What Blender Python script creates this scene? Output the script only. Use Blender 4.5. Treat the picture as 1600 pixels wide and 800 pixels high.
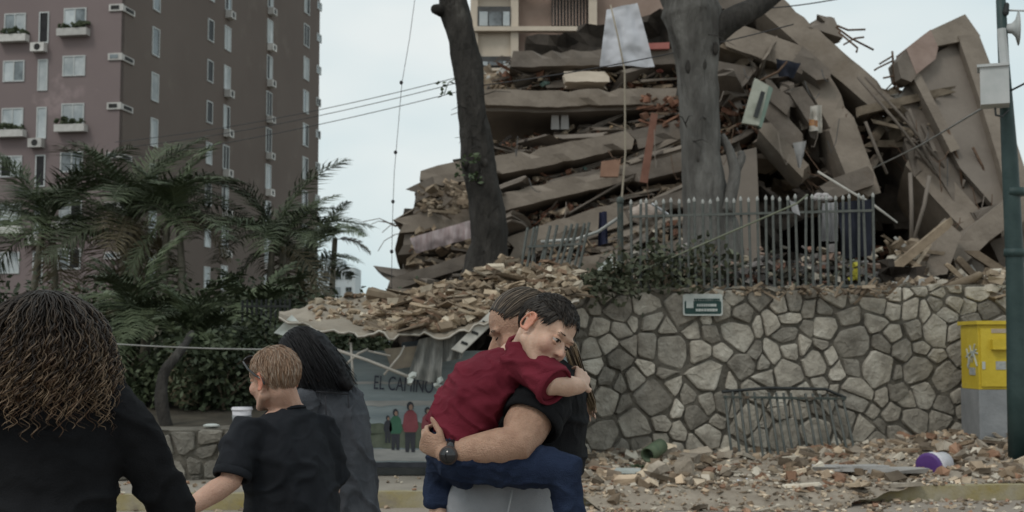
import bpy, bmesh, math, random
from mathutils import Vector, Matrix, noise
random.seed(7)
V = Vector
R = math.radians
scene = bpy.context.scene
for o in list(bpy.data.objects):
    bpy.data.objects.remove(o)
COL = scene.collection

# ---------------------------------------------------------------- camera
CAM_H = 1.5
FPX = 2000.0                       # focal length in photograph pixels (1600 wide)
PITCH = math.atan(140.0 / FPX)     # horizon sits 140 px below the middle
cam_d = bpy.data.cameras.new('camera')
cam_d.sensor_width = 36.0
cam_d.lens = 36.0 * FPX / 1600.0
cam_d.clip_start = 0.05
cam_d.clip_end = 3000
cam_d.dof.use_dof = True
cam_d.dof.focus_distance = 4.0
cam_d.dof.aperture_fstop = 7.0
cam = bpy.data.objects.new('camera', cam_d)
COL.objects.link(cam)
cam.location = (0, 0, CAM_H)
cam.rotation_euler = (R(90) + PITCH, 0, 0)
scene.camera = cam

# ---------------------------------------------------------------- sky, sun, exposure
SUN_EL, SUN_AZ = R(50), R(222)      # azimuth clockwise from +Y (north)
world = bpy.data.worlds.new('World')
scene.world = world
world.use_nodes = True
nt = world.node_tree
nt.nodes.clear()
out = nt.nodes.new('ShaderNodeOutputWorld')
bg = nt.nodes.new('ShaderNodeBackground')
bg.inputs['Strength'].default_value = 0.1
sky = nt.nodes.new('ShaderNodeTexSky')
sky.sky_type = 'NISHITA'
sky.sun_disc = False
sky.sun_elevation = SUN_EL
sky.sun_rotation = SUN_AZ
sky.air_density = 1.2
sky.dust_density = 2.0
tc = nt.nodes.new('ShaderNodeTexCoord')
mp = nt.nodes.new('ShaderNodeMapping')
mp.inputs['Scale'].default_value = (1.0, 1.0, 2.2)
mp.inputs['Location'].default_value = (0.35, 0.2, 0.15)
ns = nt.nodes.new('ShaderNodeTexNoise')
ns.inputs['Scale'].default_value = 1.7
ns.inputs['Detail'].default_value = 5
ns.inputs['Roughness'].default_value = 0.48
cr = nt.nodes.new('ShaderNodeValToRGB')
cr.color_ramp.elements[0].position = 0.30
cr.color_ramp.elements[0].color = (5.2, 6.9, 7.4, 1)
cr.color_ramp.elements[1].position = 0.56
cr.color_ramp.elements[1].color = (8.7, 9.1, 8.95, 1)
mx = nt.nodes.new('ShaderNodeMixRGB')
mx.inputs['Fac'].default_value = 0.92      # overcast: the blue only tints the cloud layer
nt.links.new(tc.outputs['Generated'], mp.inputs['Vector'])
nt.links.new(mp.outputs['Vector'], ns.inputs['Vector'])
nt.links.new(ns.outputs['Fac'], cr.inputs['Fac'])
nt.links.new(sky.outputs['Color'], mx.inputs['Color1'])
nt.links.new(cr.outputs['Color'], mx.inputs['Color2'])
nt.links.new(mx.outputs['Color'], bg.inputs['Color'])
nt.links.new(bg.outputs['Background'], out.inputs['Surface'])

sun_d = bpy.data.lights.new('sun', 'SUN')
sun_d.energy = 1.0
sun_d.angle = R(16)
sun_d.color = (1.0, 0.95, 0.88)
sun = bpy.data.objects.new('sun', sun_d)
COL.objects.link(sun)
sd = V((math.sin(SUN_AZ) * math.cos(SUN_EL), math.cos(SUN_AZ) * math.cos(SUN_EL), math.sin(SUN_EL)))
sun.rotation_euler = sd.to_track_quat('Z', 'Y').to_euler()
sun.location = (0, 0, 60)

scene.view_settings.view_transform = 'Standard'
scene.view_settings.look = 'None'
scene.view_settings.exposure = 0.0
scene.view_settings.gamma = 1.0
scene.view_settings.use_curve_mapping = False
scene.render.engine = 'CYCLES'
scene.render.resolution_x = 1024
scene.render.resolution_y = 512

# ---------------------------------------------------------------- helpers
_F = V((0, math.cos(PITCH), math.sin(PITCH)))
_U = V((0, -math.sin(PITCH), math.cos(PITCH)))


def P(x, y, Y):
    """photograph pixel + distance along the ground -> point in the world"""
    d = _F + V((1, 0, 0)) * ((x - 800) / FPX) + _U * ((400 - y) / FPX)
    return V((0, 0, CAM_H)) + d * (Y / d.y)


def M(px, Y):
    return px * Y / FPX


def rnd(a, b):
    return random.uniform(a, b)


def fbm(p, s):
    return noise.noise(p * s) + 0.5 * noise.noise(p * s * 2.1) + 0.25 * noise.noise(p * s * 4.3)


MATS = {}


def mat(name, c1, c2=None, scale=4.0, rough=0.85, bump=0.0, bscale=30.0, rand=0.0, metal=0.0,
        attr=False, spec=0.3, lo=0.35, hi=0.65, c3=None, c3scale=1.0, c3lo=0.55, c3hi=0.7, sss=0.0, coords='Object',
        stretch=None, bdist=0.03):
    if name in MATS:
        return MATS[name]
    m = bpy.data.materials.new(name)
    m.use_nodes = True
    n = m.node_tree
    N, L = n.nodes, n.links
    b = N['Principled BSDF']
    b.inputs['Roughness'].default_value = rough
    b.inputs['Metallic'].default_value = metal
    b.inputs['Specular IOR Level'].default_value = spec
    t = N.new('ShaderNodeTexCoord')
    vec = t.outputs[coords]
    if stretch:
        mp_ = N.new('ShaderNodeMapping')
        mp_.inputs['Scale'].default_value = stretch
        L.new(vec, mp_.inputs['Vector'])
        vec = mp_.outputs['Vector']
    oi = None
    if rand:
        oi = N.new('ShaderNodeObjectInfo')
    def noise_tex(sc, det=6):
        a = N.new('ShaderNodeTexNoise')
        a.inputs['Scale'].default_value = sc
        a.inputs['Detail'].default_value = det
        a.inputs['Roughness'].default_value = 0.6
        if oi:
            off = N.new('ShaderNodeVectorMath'); off.operation = 'ADD'
            sc2 = N.new('ShaderNodeMath'); sc2.operation = 'MULTIPLY'
            sc2.inputs[1].default_value = 37.0
            L.new(oi.outputs['Random'], sc2.inputs[0])
            L.new(vec, off.inputs[0]); L.new(sc2.outputs[0], off.inputs[1])
            L.new(off.outputs[0], a.inputs['Vector'])
        else:
            L.new(vec, a.inputs['Vector'])
        return a
    c2 = c2 or c1
    a = noise_tex(scale)
    r = N.new('ShaderNodeValToRGB')
    r.color_ramp.elements[0].position = lo
    r.color_ramp.elements[1].position = hi
    r.color_ramp.elements[0].color = (*c1, 1)
    r.color_ramp.elements[1].color = (*c2, 1)
    L.new(a.outputs['Fac'], r.inputs['Fac'])
    col = r.outputs['Color']
    if c3:
        a3 = noise_tex(c3scale, 8)
        r3 = N.new('ShaderNodeValToRGB')
        r3.color_ramp.elements[0].position = c3lo
        r3.color_ramp.elements[1].position = c3hi
        L.new(a3.outputs['Fac'], r3.inputs['Fac'])
        x3 = N.new('ShaderNodeMixRGB')
        L.new(r3.outputs['Color'], x3.inputs['Fac'])
        L.new(col, x3.inputs['Color1'])
        x3.inputs['Color2'].default_value = (*c3, 1)
        col = x3.outputs['Color']
    if attr:
        at = N.new('ShaderNodeAttribute')
        at.attribute_name = 'Col'
        mu = N.new('ShaderNodeMixRGB'); mu.blend_type = 'MULTIPLY'
        mu.inputs['Fac'].default_value = 1
        L.new(col, mu.inputs['Color1']); L.new(at.outputs['Color'], mu.inputs['Color2'])
        col = mu.outputs['Color']
    if rand:
        hs = N.new('ShaderNodeHueSaturation')
        ma = N.new('ShaderNodeMapRange')
        ma.inputs['To Min'].default_value = 1 - rand
        ma.inputs['To Max'].default_value = 1 + rand
        L.new(oi.outputs['Random'], ma.inputs['Value'])
        L.new(ma.outputs['Result'], hs.inputs['Value'])
        L.new(col, hs.inputs['Color'])
        col = hs.outputs['Color']
    L.new(col, b.inputs['Base Color'])
    if sss:
        b.inputs['Subsurface Weight'].default_value = sss
        b.inputs['Subsurface Radius'].default_value = (0.012, 0.004, 0.002)
    if bump:
        a2 = noise_tex(bscale, 8)
        bp = N.new('ShaderNodeBump')
        bp.inputs['Strength'].default_value = min(1.0, bump)
        bp.inputs['Distance'].default_value = bdist
        L.new(a2.outputs['Fac'], bp.inputs['Height'])
        L.new(bp.outputs['Normal'], b.inputs['Normal'])
    MATS[name] = m
    return m


ORI = {}     # world origin of each object (nothing here is rotated)


class MB:
    def __init__(self):
        self.v = []; self.f = []; self.c = []; self.col = (1, 1, 1)

    def add(self, vs, fs):
        o = len(self.v)
        self.v += [V(p) for p in vs]
        self.c += [self.col] * len(vs)
        self.f += [tuple(i + o for i in f) for f in fs]

    def box(self, c, size, rot=None, jit=0.0):
        c = V(c); hx, hy, hz = size[0] / 2, size[1] / 2, size[2] / 2
        vs = []
        for z in (-hz, hz):
            for x, y in ((-hx, -hy), (hx, -hy), (hx, hy), (-hx, hy)):
                p = V((x, y, z))
                if jit:
                    p += V((rnd(-jit, jit) * size[0], rnd(-jit, jit) * size[1], rnd(-jit, jit) * size[2]))
                if rot:
                    p = rot @ p
                vs.append(p + c)
        self.add(vs, [(3, 2, 1, 0), (4, 5, 6, 7), (0, 1, 5, 4), (1, 2, 6, 5), (2, 3, 7, 6), (3, 0, 4, 7)])

    def hexa(self, p8):
        self.add(p8, [(3, 2, 1, 0), (4, 5, 6, 7), (0, 1, 5, 4), (1, 2, 6, 5), (2, 3, 7, 6), (3, 0, 4, 7)])

    def loft(self, secs, n=20, dome=0.0):
        """secs: (centre, half axis a, half axis b)"""
        secs = [(V(c), V(a), V(b)) for c, a, b in secs]
        if dome:
            def end(s0, s1):
                d = (s0[0] - s1[0]).normalized()
                r = min(s0[1].length, s0[2].length) * dome
                return [(s0[0] + d * r * 0.92, s0[1] * 0.38, s0[2] * 0.38), (s0[0] + d * r * 0.55, s0[1] * 0.82, s0[2] * 0.82)]
            e0 = end(secs[0], secs[1]); e1 = end(secs[-1], secs[-2])
            secs = e0 + secs + e1[::-1]
        vs = []; fs = []
        for c, a, b in secs:
            for k in range(n):
                t = 2 * math.pi * k / n
                vs.append(c + a * math.cos(t) + b * math.sin(t))
        m = len(secs)
        for i in range(m - 1):
            for k in range(n):
                k2 = (k + 1) % n
                fs.append((i * n + k, i * n + k2, (i + 1) * n + k2, (i + 1) * n + k))
        fs.append(tuple(range(n - 1, -1, -1)))
        fs.append(tuple((m - 1) * n + k for k in range(n)))
        self.add(vs, fs)

    def limb(self, pts, radii, n=12, dome=1.0, flat=1.0, side=None):
        pts = [V(p) for p in pts]
        secs = []
        ref = V(side) if side else None
        prev = None
        for i, p in enumerate(pts):
            d = (pts[min(i + 1, len(pts) - 1)] - pts[max(i - 1, 0)])
            if d.length < 1e-9:
                d = V((0, 0, 1))
            d.normalize()
            if ref is not None:
                a = ref - d * ref.dot(d)
            elif prev is not None:
                a = prev - d * prev.dot(d)
            else:
                a = d.orthogonal()
            if a.length < 1e-6:
                a = d.orthogonal()
            a.normalize(); prev = a
            b = d.cross(a)
            secs.append((p, a * radii[i], b * radii[i] * flat))
        self.loft(secs, n, dome)

    def ell(self, c, r, Mx=None, n=14, m=9):
        """ellipsoid, closed; Mx: 3x3 rotation"""
        c = V(c); vs = [None]; fs = []
        vs[0] = V((0, 0, r[2]))
        for i in range(1, m):
            ph = math.pi * i / m
            for k in range(n):
                t = 2 * math.pi * k / n
                vs.append(V((r[0] * math.sin(ph) * math.cos(t), r[1] * math.sin(ph) * math.sin(t), r[2] * math.cos(ph))))
        vs.append(V((0, 0, -r[2])))
        for k in range(n):
            fs.append((0, 1 + k, 1 + (k + 1) % n))
        for i in range(m - 2):
            for k in range(n):
                k2 = (k + 1) % n
                fs.append((1 + i * n + k, 1 + (i + 1) * n + k, 1 + (i + 1) * n + k2, 1 + i * n + k2))
        o = 1 + (m - 2) * n
        for k in range(n):
            fs.append((o + k, len(vs) - 1, o + (k + 1) % n))
        if Mx:
            vs = [Mx @ p for p in vs]
        self.add([p + c for p in vs], fs)

    def tube(self, pts, r0, r1=None, n=5):
        r1 = r0 if r1 is None else r1
        k = len(pts)
        self.limb(pts, [r0 + (r1 - r0) * i / max(1, k - 1) for i in range(k)], n, 0)

    def prism(self, poly, nrm):
        """polygon (world points) pushed back by vector nrm"""
        k = len(poly); poly = [V(p) for p in poly]; nrm = V(nrm)
        vs = poly + [p + nrm for p in poly]
        fs = [tuple(range(k)), tuple(range(2 * k - 1, k - 1, -1))]
        for i in range(k):
            j = (i + 1) % k
            fs.append((i, i + k, j + k, j))
        self.add(vs, fs)

    def chunk(self, c, s, flat=1.0):
        rot = Matrix.Rotation(rnd(0, 6.28), 3, 'Z') @ Matrix.Rotation(rnd(-.6, .6), 3, 'X') @ Matrix.Rotation(rnd(-.6, .6), 3, 'Y')
        self.box(c, (s * rnd(.6, 1.4), s * rnd(.5, 1.1), s * rnd(.35, .8) * flat), rot, 0.2)

    def mesh(self, name, origin, smooth):
        me = bpy.data.meshes.new(name)
        me.from_pydata([p - origin for p in self.v], [], self.f)
        if any(c != (1, 1, 1) for c in self.c):
            ca = me.color_attributes.new('Col', 'FLOAT_COLOR', 'POINT')
            flat = []
            for c in self.c:
                flat += [c[0], c[1], c[2], 1.0]
            ca.data.foreach_set('color', flat)
        if smooth:
            me.polygons.foreach_set('use_smooth', [True] * len(me.polygons))
        me.update()
        return me

    def build(self, name, material, parent=None, smooth=False, fix=False):
        lo = V((min(p.x for p in self.v), min(p.y for p in self.v), min(p.z for p in self.v)))
        hi = V((max(p.x for p in self.v), max(p.y for p in self.v), max(p.z for p in self.v)))
        origin = V(((lo.x + hi.x) / 2, (lo.y + hi.y) / 2, lo.z))
        me = self.mesh(name, origin, smooth)
        if fix:
            bm = bmesh.new(); bm.from_mesh(me)
            bmesh.ops.recalc_face_normals(bm, faces=bm.faces)
            bm.to_mesh(me); bm.free()
        return place(name, me, material, origin, parent)


def place(name, me, material, origin, parent=None):
    o = bpy.data.objects.new(name, me)
    if material and not me.materials:
        me.materials.append(material)
    COL.objects.link(o)
    o.location = origin
    if parent:
        o.parent = parent
        o.location = origin - ORI[parent.name]
    ORI[o.name] = V(origin)
    return o


def tag(o, label, cat, group=None, kind=None):
    o['label'] = label
    if cat:
        o['category'] = cat
    if group:
        o['group'] = group
    if kind:
        o['kind'] = kind
    return o


def struct(o):
    o['kind'] = 'structure'
    return o


def thing(name, label, cat, loc, group=None):
    o = bpy.data.objects.new(name, None)
    o.empty_display_size = 0.2
    COL.objects.link(o)
    o.location = loc
    ORI[o.name] = V(loc)
    return tag(o, label, cat, group)


def kid(o, parent, loc):
    o.parent = parent; o.location = V(loc)
    ORI[o.name] = ORI[parent.name] + V(loc)
    return o


def text_mesh(s, size, name, depth=0.002):
    cu = bpy.data.curves.new('txt', 'FONT')
    cu.body = s; cu.size = size; cu.extrude = depth; cu.align_x = 'CENTER'
    ob = bpy.data.objects.new('txt', cu)
    COL.objects.link(ob)
    dg = bpy.context.evaluated_depsgraph_get()
    me = bpy.data.meshes.new_from_object(ob.evaluated_get(dg))
    me.name = name
    bpy.data.objects.remove(ob)
    return me


def remesh(mb, voxel, smooth=6, factor=0.5):
    me = mb.mesh('tmp', V((0, 0, 0)), True)
    bm = bmesh.new(); bm.from_mesh(me)
    bmesh.ops.recalc_face_normals(bm, faces=bm.faces)
    bm.to_mesh(me); bm.free()
    ob = bpy.data.objects.new('tmp', me)
    COL.objects.link(ob)
    a = ob.modifiers.new('r', 'REMESH'); a.mode = 'VOXEL'; a.voxel_size = voxel; a.use_smooth_shade = True
    if smooth:
        s = ob.modifiers.new('s', 'SMOOTH'); s.factor = factor; s.iterations = smooth
    dg = bpy.context.evaluated_depsgraph_get()
    res = bpy.data.meshes.new_from_object(ob.evaluated_get(dg))
    bpy.data.objects.remove(ob)
    bpy.data.meshes.remove(me)
    if 'Col' in res.color_attributes:
        res.color_attributes.remove(res.color_attributes['Col'])
    return res


def mesh_obj(name, me, material, parent=None):
    """world-space mesh -> object with its origin at the middle of its base"""
    xs = [v.co for v in me.vertices]
    lo = V((min(p.x for p in xs), min(p.y for p in xs), min(p.z for p in xs)))
    hi = V((max(p.x for p in xs), max(p.y for p in xs), 0))
    org = V(((lo.x + hi.x) / 2, (lo.y + hi.y) / 2, lo.z))
    me.transform(Matrix.Translation(-org))
    me.name = name
    me.materials.clear()
    return place(name, me, material, org, parent)


def clip_poly(poly, px, py, nx, ny):
    out_ = []
    k = len(poly)
    for i in range(k):
        a = poly[i]; b = poly[(i + 1) % k]
        da = (a[0] - px) * nx + (a[1] - py) * ny
        db = (b[0] - px) * nx + (b[1] - py) * ny
        if da <= 0:
            out_.append(a)
        if da * db < 0:
            t = da / (da - db)
            out_.append((a[0] + (b[0] - a[0]) * t, a[1] + (b[1] - a[1]) * t))
    return out_


def voronoi(seeds, box):
    cells = []
    for i, s in enumerate(seeds):
        poly = list(box)
        near = sorted(((q[0] - s[0]) ** 2 + (q[1] - s[1]) ** 2, j) for j, q in enumerate(seeds) if j != i)[:24]
        for d, j in near:
            q = seeds[j]
            # weighted: bigger stones push the joint away
            w = s[2] / (s[2] + q[2])
            mx_, my_ = s[0] + (q[0] - s[0]) * w, s[1] + (q[1] - s[1]) * w
            poly = clip_poly(poly, mx_, my_, q[0] - s[0], q[1] - s[1])
            if len(poly) < 3:
                break
        if len(poly) >= 3:
            cells.append(poly)
    return cells


def in_poly(x, y, poly):
    r = False; j = len(poly) - 1
    for i in range(len(poly)):
        a, b = poly[i], poly[j]
        if (a[1] > y) != (b[1] > y) and x < (b[0] - a[0]) * (y - a[1]) / (b[1] - a[1]) + a[0]:
            r = not r
        j = i
    return r


def sample_poly(poly):
    xs = [p[0] for p in poly]; ys = [p[1] for p in poly]
    for _ in range(200):
        x, y = rnd(min(xs), max(xs)), rnd(min(ys), max(ys))
        if in_poly(x, y, poly):
            return x, y
    return poly[0]


def chaikin(poly, k=1):
    for _ in range(k):
        q = []
        for i in range(len(poly)):
            a = poly[i]; b = poly[(i + 1) % len(poly)]
            q.append((a[0] * .88 + b[0] * .12, a[1] * .88 + b[1] * .12))
            q.append((a[0] * .12 + b[0] * .88, a[1] * .12 + b[1] * .88))
        poly = q
    return poly

# ================================================================ SETTING
m_asph = mat('asphalt', (.225, .195, .165), (.295, .255, .218), 1.5, .9, .5, 60, c3=(.35, .305, .255), c3scale=.6)
m_pave = mat('pavement_concrete', (.22, .20, .17), (.30, .27, .23), 2, .9, .4, 40)
m_kerb = mat('yellow_kerb_paint', (.25, .20, .07), (.30, .27, .2), 3, .8, .3, 30, c3=(.2, .17, .13), c3scale=4)
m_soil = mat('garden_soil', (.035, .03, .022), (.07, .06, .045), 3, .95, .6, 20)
m_earth = mat('terrace_earth', (.14, .115, .085), (.22, .185, .14), 1.5, .95, .7, 12)


def kerbY(X):
    return 12.1 + 0.1 * X


def wallY(X):
    return 15.3 + 0.16 * X


def lowY(X):
    return 13.45 + 0.1 * X


mb = MB()
mb.add([(-900, -300, -.06), (900, -300, -.06), (900, 1500, -.06), (-900, 1500, -.06)], [(0, 1, 2, 3)])
struct(mb.build('ground', m_earth))
mb = MB()
mb.add([(-60, -30, 0), (60, -30, 0), (60, kerbY(60), 0), (-60, kerbY(-60), 0)], [(0, 1, 2, 3)])
struct(mb.build('road', m_asph))
mb = MB()
k0, k1 = -60, 60
mb.hexa([V((k0, kerbY(k0), -.05)), V((k1, kerbY(k1), -.05)), V((k1, kerbY(k1) + .16, -.05)), V((k0, kerbY(k0) + .16, -.05)),
         V((k0, kerbY(k0) + .02, .145)), V((k1, kerbY(k1) + .02, .145)), V((k1, kerbY(k1) + .16, .145)), V((k0, kerbY(k0) + .16, .145))])
struct(mb.build('kerb', m_kerb))
mb = MB()
mb.hexa([V((k0, kerbY(k0) + .16, -.04)), V((k1, kerbY(k1) + .16, -.04)), V((k1, wallY(k1) + .6, -.04)), V((k0, lowY(k0) + .6, -.04)),
         V((k0, kerbY(k0) + .16, .14)), V((k1, kerbY(k1) + .16, .14)), V((k1, wallY(k1) + .6, .14)), V((k0, lowY(k0) + .6, .14))])
struct(mb.build('pavement', m_pave))

# raised ground behind the walls: one bumpy sheet each
def terrain(name, x0, x1, yf, yb, nx, ny, zf, m):
    b = MB(); vs = []; fs = []
    for j in range(ny + 1):
        for i in range(nx + 1):
            x = x0 + (x1 - x0) * i / nx
            y = yf(x) + (yb - yf(x)) * (j / ny) ** 1.4
            vs.append(V((x, y, zf(x, y) + .12 * fbm(V((x, y, 3)), .5) * min(1, j / 2))))
    for j in range(ny):
        for i in range(nx):
            a = j * (nx + 1) + i
            fs.append((a, a + 1, a + nx + 2, a + nx + 1))
    b.add(vs, fs)
    return struct(b.build(name, m, smooth=True))


terrain('garden_terrain', -60, -.3, lambda x: lowY(x) + .3, 72, 60, 24,
        lambda x, y: .55 + .5 * min(1, (y - 13) / 12), m_soil)
terrain('terrace_terrain', -.3, 60, lambda x: wallY(x) + .3, 72, 60, 24,
        lambda x, y: 2.0 + .35 * min(1, (y - 15) / 12), m_earth)

# ---------------------------------------------------------------- stone walls
m_stone = mat('wall_stone', (.205, .187, .158), (.345, .318, .27), 6, .9, 1.0, 16, rand=.42, c3=(.47, .445, .39), c3scale=2.6, c3lo=.5, c3hi=.75)
m_mortar = mat('wall_mortar', (.085, .077, .064), (.16, .146, .122), 7, .95, 1.0, 18)


m_stone_shade = mat('shade_toned_wall_stone', (.10, .092, .078), (.185, .172, .148), 6, .9, 1.0, 16, rand=.4, c3=(.17, .16, .14), c3scale=2.6, c3lo=.5, c3hi=.75)  # garden wall stone: shade of the palms put into the colour


def stone_wall(name, label, A, B, zb, ztA, ztB, thick, rmin, rmax, shrink, seed, maxst=300, ms=None):
    ms = ms or m_stone
    rs = random.Random(seed)
    A = V((A[0], A[1], 0)); B = V((B[0], B[1], 0))
    L = (B - A).length; d = (B - A).normalized(); nrm = V((d.y, -d.x, 0))
    t = thing(name, label, 'wall', V((A + B) / 2) + V((0, 0, zb)))
    core = MB()
    n = int(L / .35)
    fr = []; 
    for i in range(n + 1):
        u = L * i / n
        ht = ztA + (ztB - ztA) * u / L + .05 * noise.noise(V((u * 1.3, seed, 0)))
        fr.append((u, ht))
    vs = []; fs = []
    for u, ht in fr:
        p = A + d * u
        vs += [p + V((0, 0, zb - .05)), p + V((0, 0, ht)), p - nrm * thick + V((0, 0, ht + .02)), p - nrm * thick + V((0, 0, zb - .05))]
    for i in range(n):
        a = i * 4
        for k in range(4):
            fs.append((a + k, a + (k + 1) % 4, a + 4 + (k + 1) % 4, a + 4 + k))
    fs.append((3, 2, 1, 0)); e = n * 4; fs.append((e, e + 1, e + 2, e + 3))
    core.add(vs, fs)
    core.build('mortar_core', m_mortar, t, fix=True)
    H = max(ztA, ztB) - zb
    seeds = []; tries = 0
    while tries < 9000:
        tries += 1
        r = rmin + (rmax - rmin) * rs.random() ** 1.5 * (1 if tries < 3500 else .35)
        u, v = rs.uniform(0, L), rs.uniform(0, H)
        if all((u - s[0]) ** 2 + ((v - s[1]) * 1.1) ** 2 > ((r + s[2]) * .86) ** 2 for s in seeds):
            seeds.append((u, v, r))
    box = [(0, 0), (L, 0), (L, H), (0, H)]
    cells = voronoi(seeds, box)
    rest = MB(); cnt = 0
    def warp(x, y):
        q = V((x * 3.2, y * 3.2, seed))
        return (x + .10 * noise.noise(q) + .04 * noise.noise(q * 2.7), y + .10 * noise.noise(q + V((7, 3, 0))) + .04 * noise.noise(q * 2.7 + V((2, 9, 0))))
    cells = [[warp(x, y) for x, y in c] for c in cells]
    def area(c):
        return abs(sum(c[i][0] * c[(i + 1) % len(c)][1] - c[(i + 1) % len(c)][0] * c[i][1] for i in range(len(c)))) / 2
    cells.sort(key=area, reverse=True)
    for c in cells:
        if area(c) < .003:
            continue
        cx = sum(p[0] for p in c) / len(c); cy = sum(p[1] for p in c) / len(c)
        ht = ztA + (ztB - ztA) * cx / L - zb
        c = [(min(max(x, 0), L) + rs.uniform(-.022, .022), min(max(y, 0), ht) + rs.uniform(-.02, .02)) for x, y in c]
        rr = math.sqrt(area(c)) / 2
        k = max(.5, 1 - shrink / max(rr, .03))
        k *= rs.uniform(.9, 1.0)
        c = chaikin([(cx + (x - cx) * k, cy + (y - cy) * k) for x, y in c], 1)
        tx, ty = rs.uniform(-.10, .10), rs.uniform(-.10, .10)
        pr = rs.uniform(.018, .06)
        vs = []; m_ = len(c)
        for sc, dp in ((1.0, -.03), (.985, pr * .6), (.9, pr), (.45, pr * 1.15)):
            for x, y in c:
                ux, uy = (x - cx) * sc, (y - cy) * sc
                j = rs.uniform(-.006, .006) if dp > 0 else 0
                dd = dp + (tx * ux + ty * uy if dp > 0 else 0) + j
                p = A + d * (cx + ux) + V((0, 0, zb + cy + uy)) + nrm * dd
                vs.append(p)
        fs = []
        for r_ in range(3):
            for i in range(m_):
                j = (i + 1) % m_
                fs.append((r_ * m_ + i, r_ * m_ + j, (r_ + 1) * m_ + j, (r_ + 1) * m_ + i))
        fs.append(tuple(3 * m_ + i for i in range(m_)))
        if cnt < maxst:
            s = MB(); s.add(vs, fs); s.build('stone', ms, t); cnt += 1
        else:
            rest.add(vs, fs)
    if rest.v:
        o = rest.build('small_stones', ms, t); o['kind'] = 'stuff'
    return t


stone_wall('stone_wall', 'tall retaining wall of pale irregular stones under the iron railing',
           (.28, wallY(.28)), (8.6, wallY(8.6)), .12, 2.12, 2.34, .35, .09, .25, .007, 3)
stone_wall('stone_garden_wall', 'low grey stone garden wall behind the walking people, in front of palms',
           (-7.5, lowY(-7.5)), (-1.9, lowY(-1.9)), .12, .60, .66, .3, .09, .20, .010, 5, 120, m_stone_shade)

# ---------------------------------------------------------------- tower block on the left
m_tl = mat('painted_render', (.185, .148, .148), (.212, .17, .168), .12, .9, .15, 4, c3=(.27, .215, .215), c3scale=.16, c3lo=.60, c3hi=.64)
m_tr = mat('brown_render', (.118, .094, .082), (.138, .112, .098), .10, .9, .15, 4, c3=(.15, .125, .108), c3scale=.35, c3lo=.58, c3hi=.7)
m_frame = mat('pale_window_frame', (.42, .45, .45), (.5, .52, .52), 3, .6)
m_dark = mat('dark_window_frame', (.05, .05, .05), (.08, .08, .08), 3, .6)
m_glass = mat('window_glass', (.03, .035, .038), (.20, .23, .245), .35, .12, spec=.8, lo=.42, hi=.58, rand=.4)
m_dpane = mat('dark_interior', (.012, .012, .013), (.03, .03, .032), 2, .5, spec=.2)
m_curt = mat('window_curtain', (.32, .36, .38), (.50, .53, .54), 1.2, .8, rand=.25)
m_ac = mat('air_conditioner_case', (.45, .44, .42), (.55, .54, .52), 3, .6, rand=.2)
m_acd = mat('fan_opening', (.02, .02, .02), (.04, .04, .04), 3, .8)
m_plant = mat('balcony_plants', (.035, .05, .025), (.07, .08, .05), 5, .9)
C0 = P(182, 400, 72.7); C0.z = 0
DR = V((5.3, 33, 0)).normalized()       # along the right-hand face
DL = V((-33, 5.3, 0)).normalized()      # along the left-hand face
TH = 33.0; LR = 37.0; LL = 16.0
tw = thing('apartment_tower', 'tall pink-brown apartment tower with many windows behind the palms', 'building', C0)


def wallbox(mb_, a, d, nrm, l0, l1, z0, z1, t0, t1):
    p = [a + d * l0 + nrm * t0, a + d * l1 + nrm * t0, a + d * l1 + nrm * t1, a + d * l0 + nrm * t1]
    mb_.hexa([q + V((0, 0, z0)) for q in p] + [q + V((0, 0, z1)) for q in p])


NR = V((DR.y, -DR.x, 0))     # outward of right face
NL = V((DL.y, -DL.x, 0)) * 1.0
if NL.y > 0:
    NL = -NL
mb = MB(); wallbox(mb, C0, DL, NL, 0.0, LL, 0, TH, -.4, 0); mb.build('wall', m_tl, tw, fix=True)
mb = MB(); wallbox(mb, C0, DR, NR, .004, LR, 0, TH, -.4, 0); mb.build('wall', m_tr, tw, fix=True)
mb = MB(); wallbox(mb, C0 + DR * LR, DL, -NL, .4, LL, 0, TH, -.4, 0); mb.build('wall', m_tr, tw, fix=True)
mb = MB(); wallbox(mb, C0 + DL * LL, DR, -NR, .0, LR, 0, TH, -.4, 0); mb.build('wall', m_tr, tw, fix=True)
mb = MB(); wallbox(mb, C0, DR, NR, .4, LR - .4, TH - .5, TH - .2, -LL + .4, -.4); mb.build('roof', m_tr, tw, fix=True)


def at_face(px, d):
    """distance along a face whose image column is px"""
    k = (px - 800) / FPX
    return (k * C0.y - C0.x) / (d.x - k * d.y)


WCOUNT = 0


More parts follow.
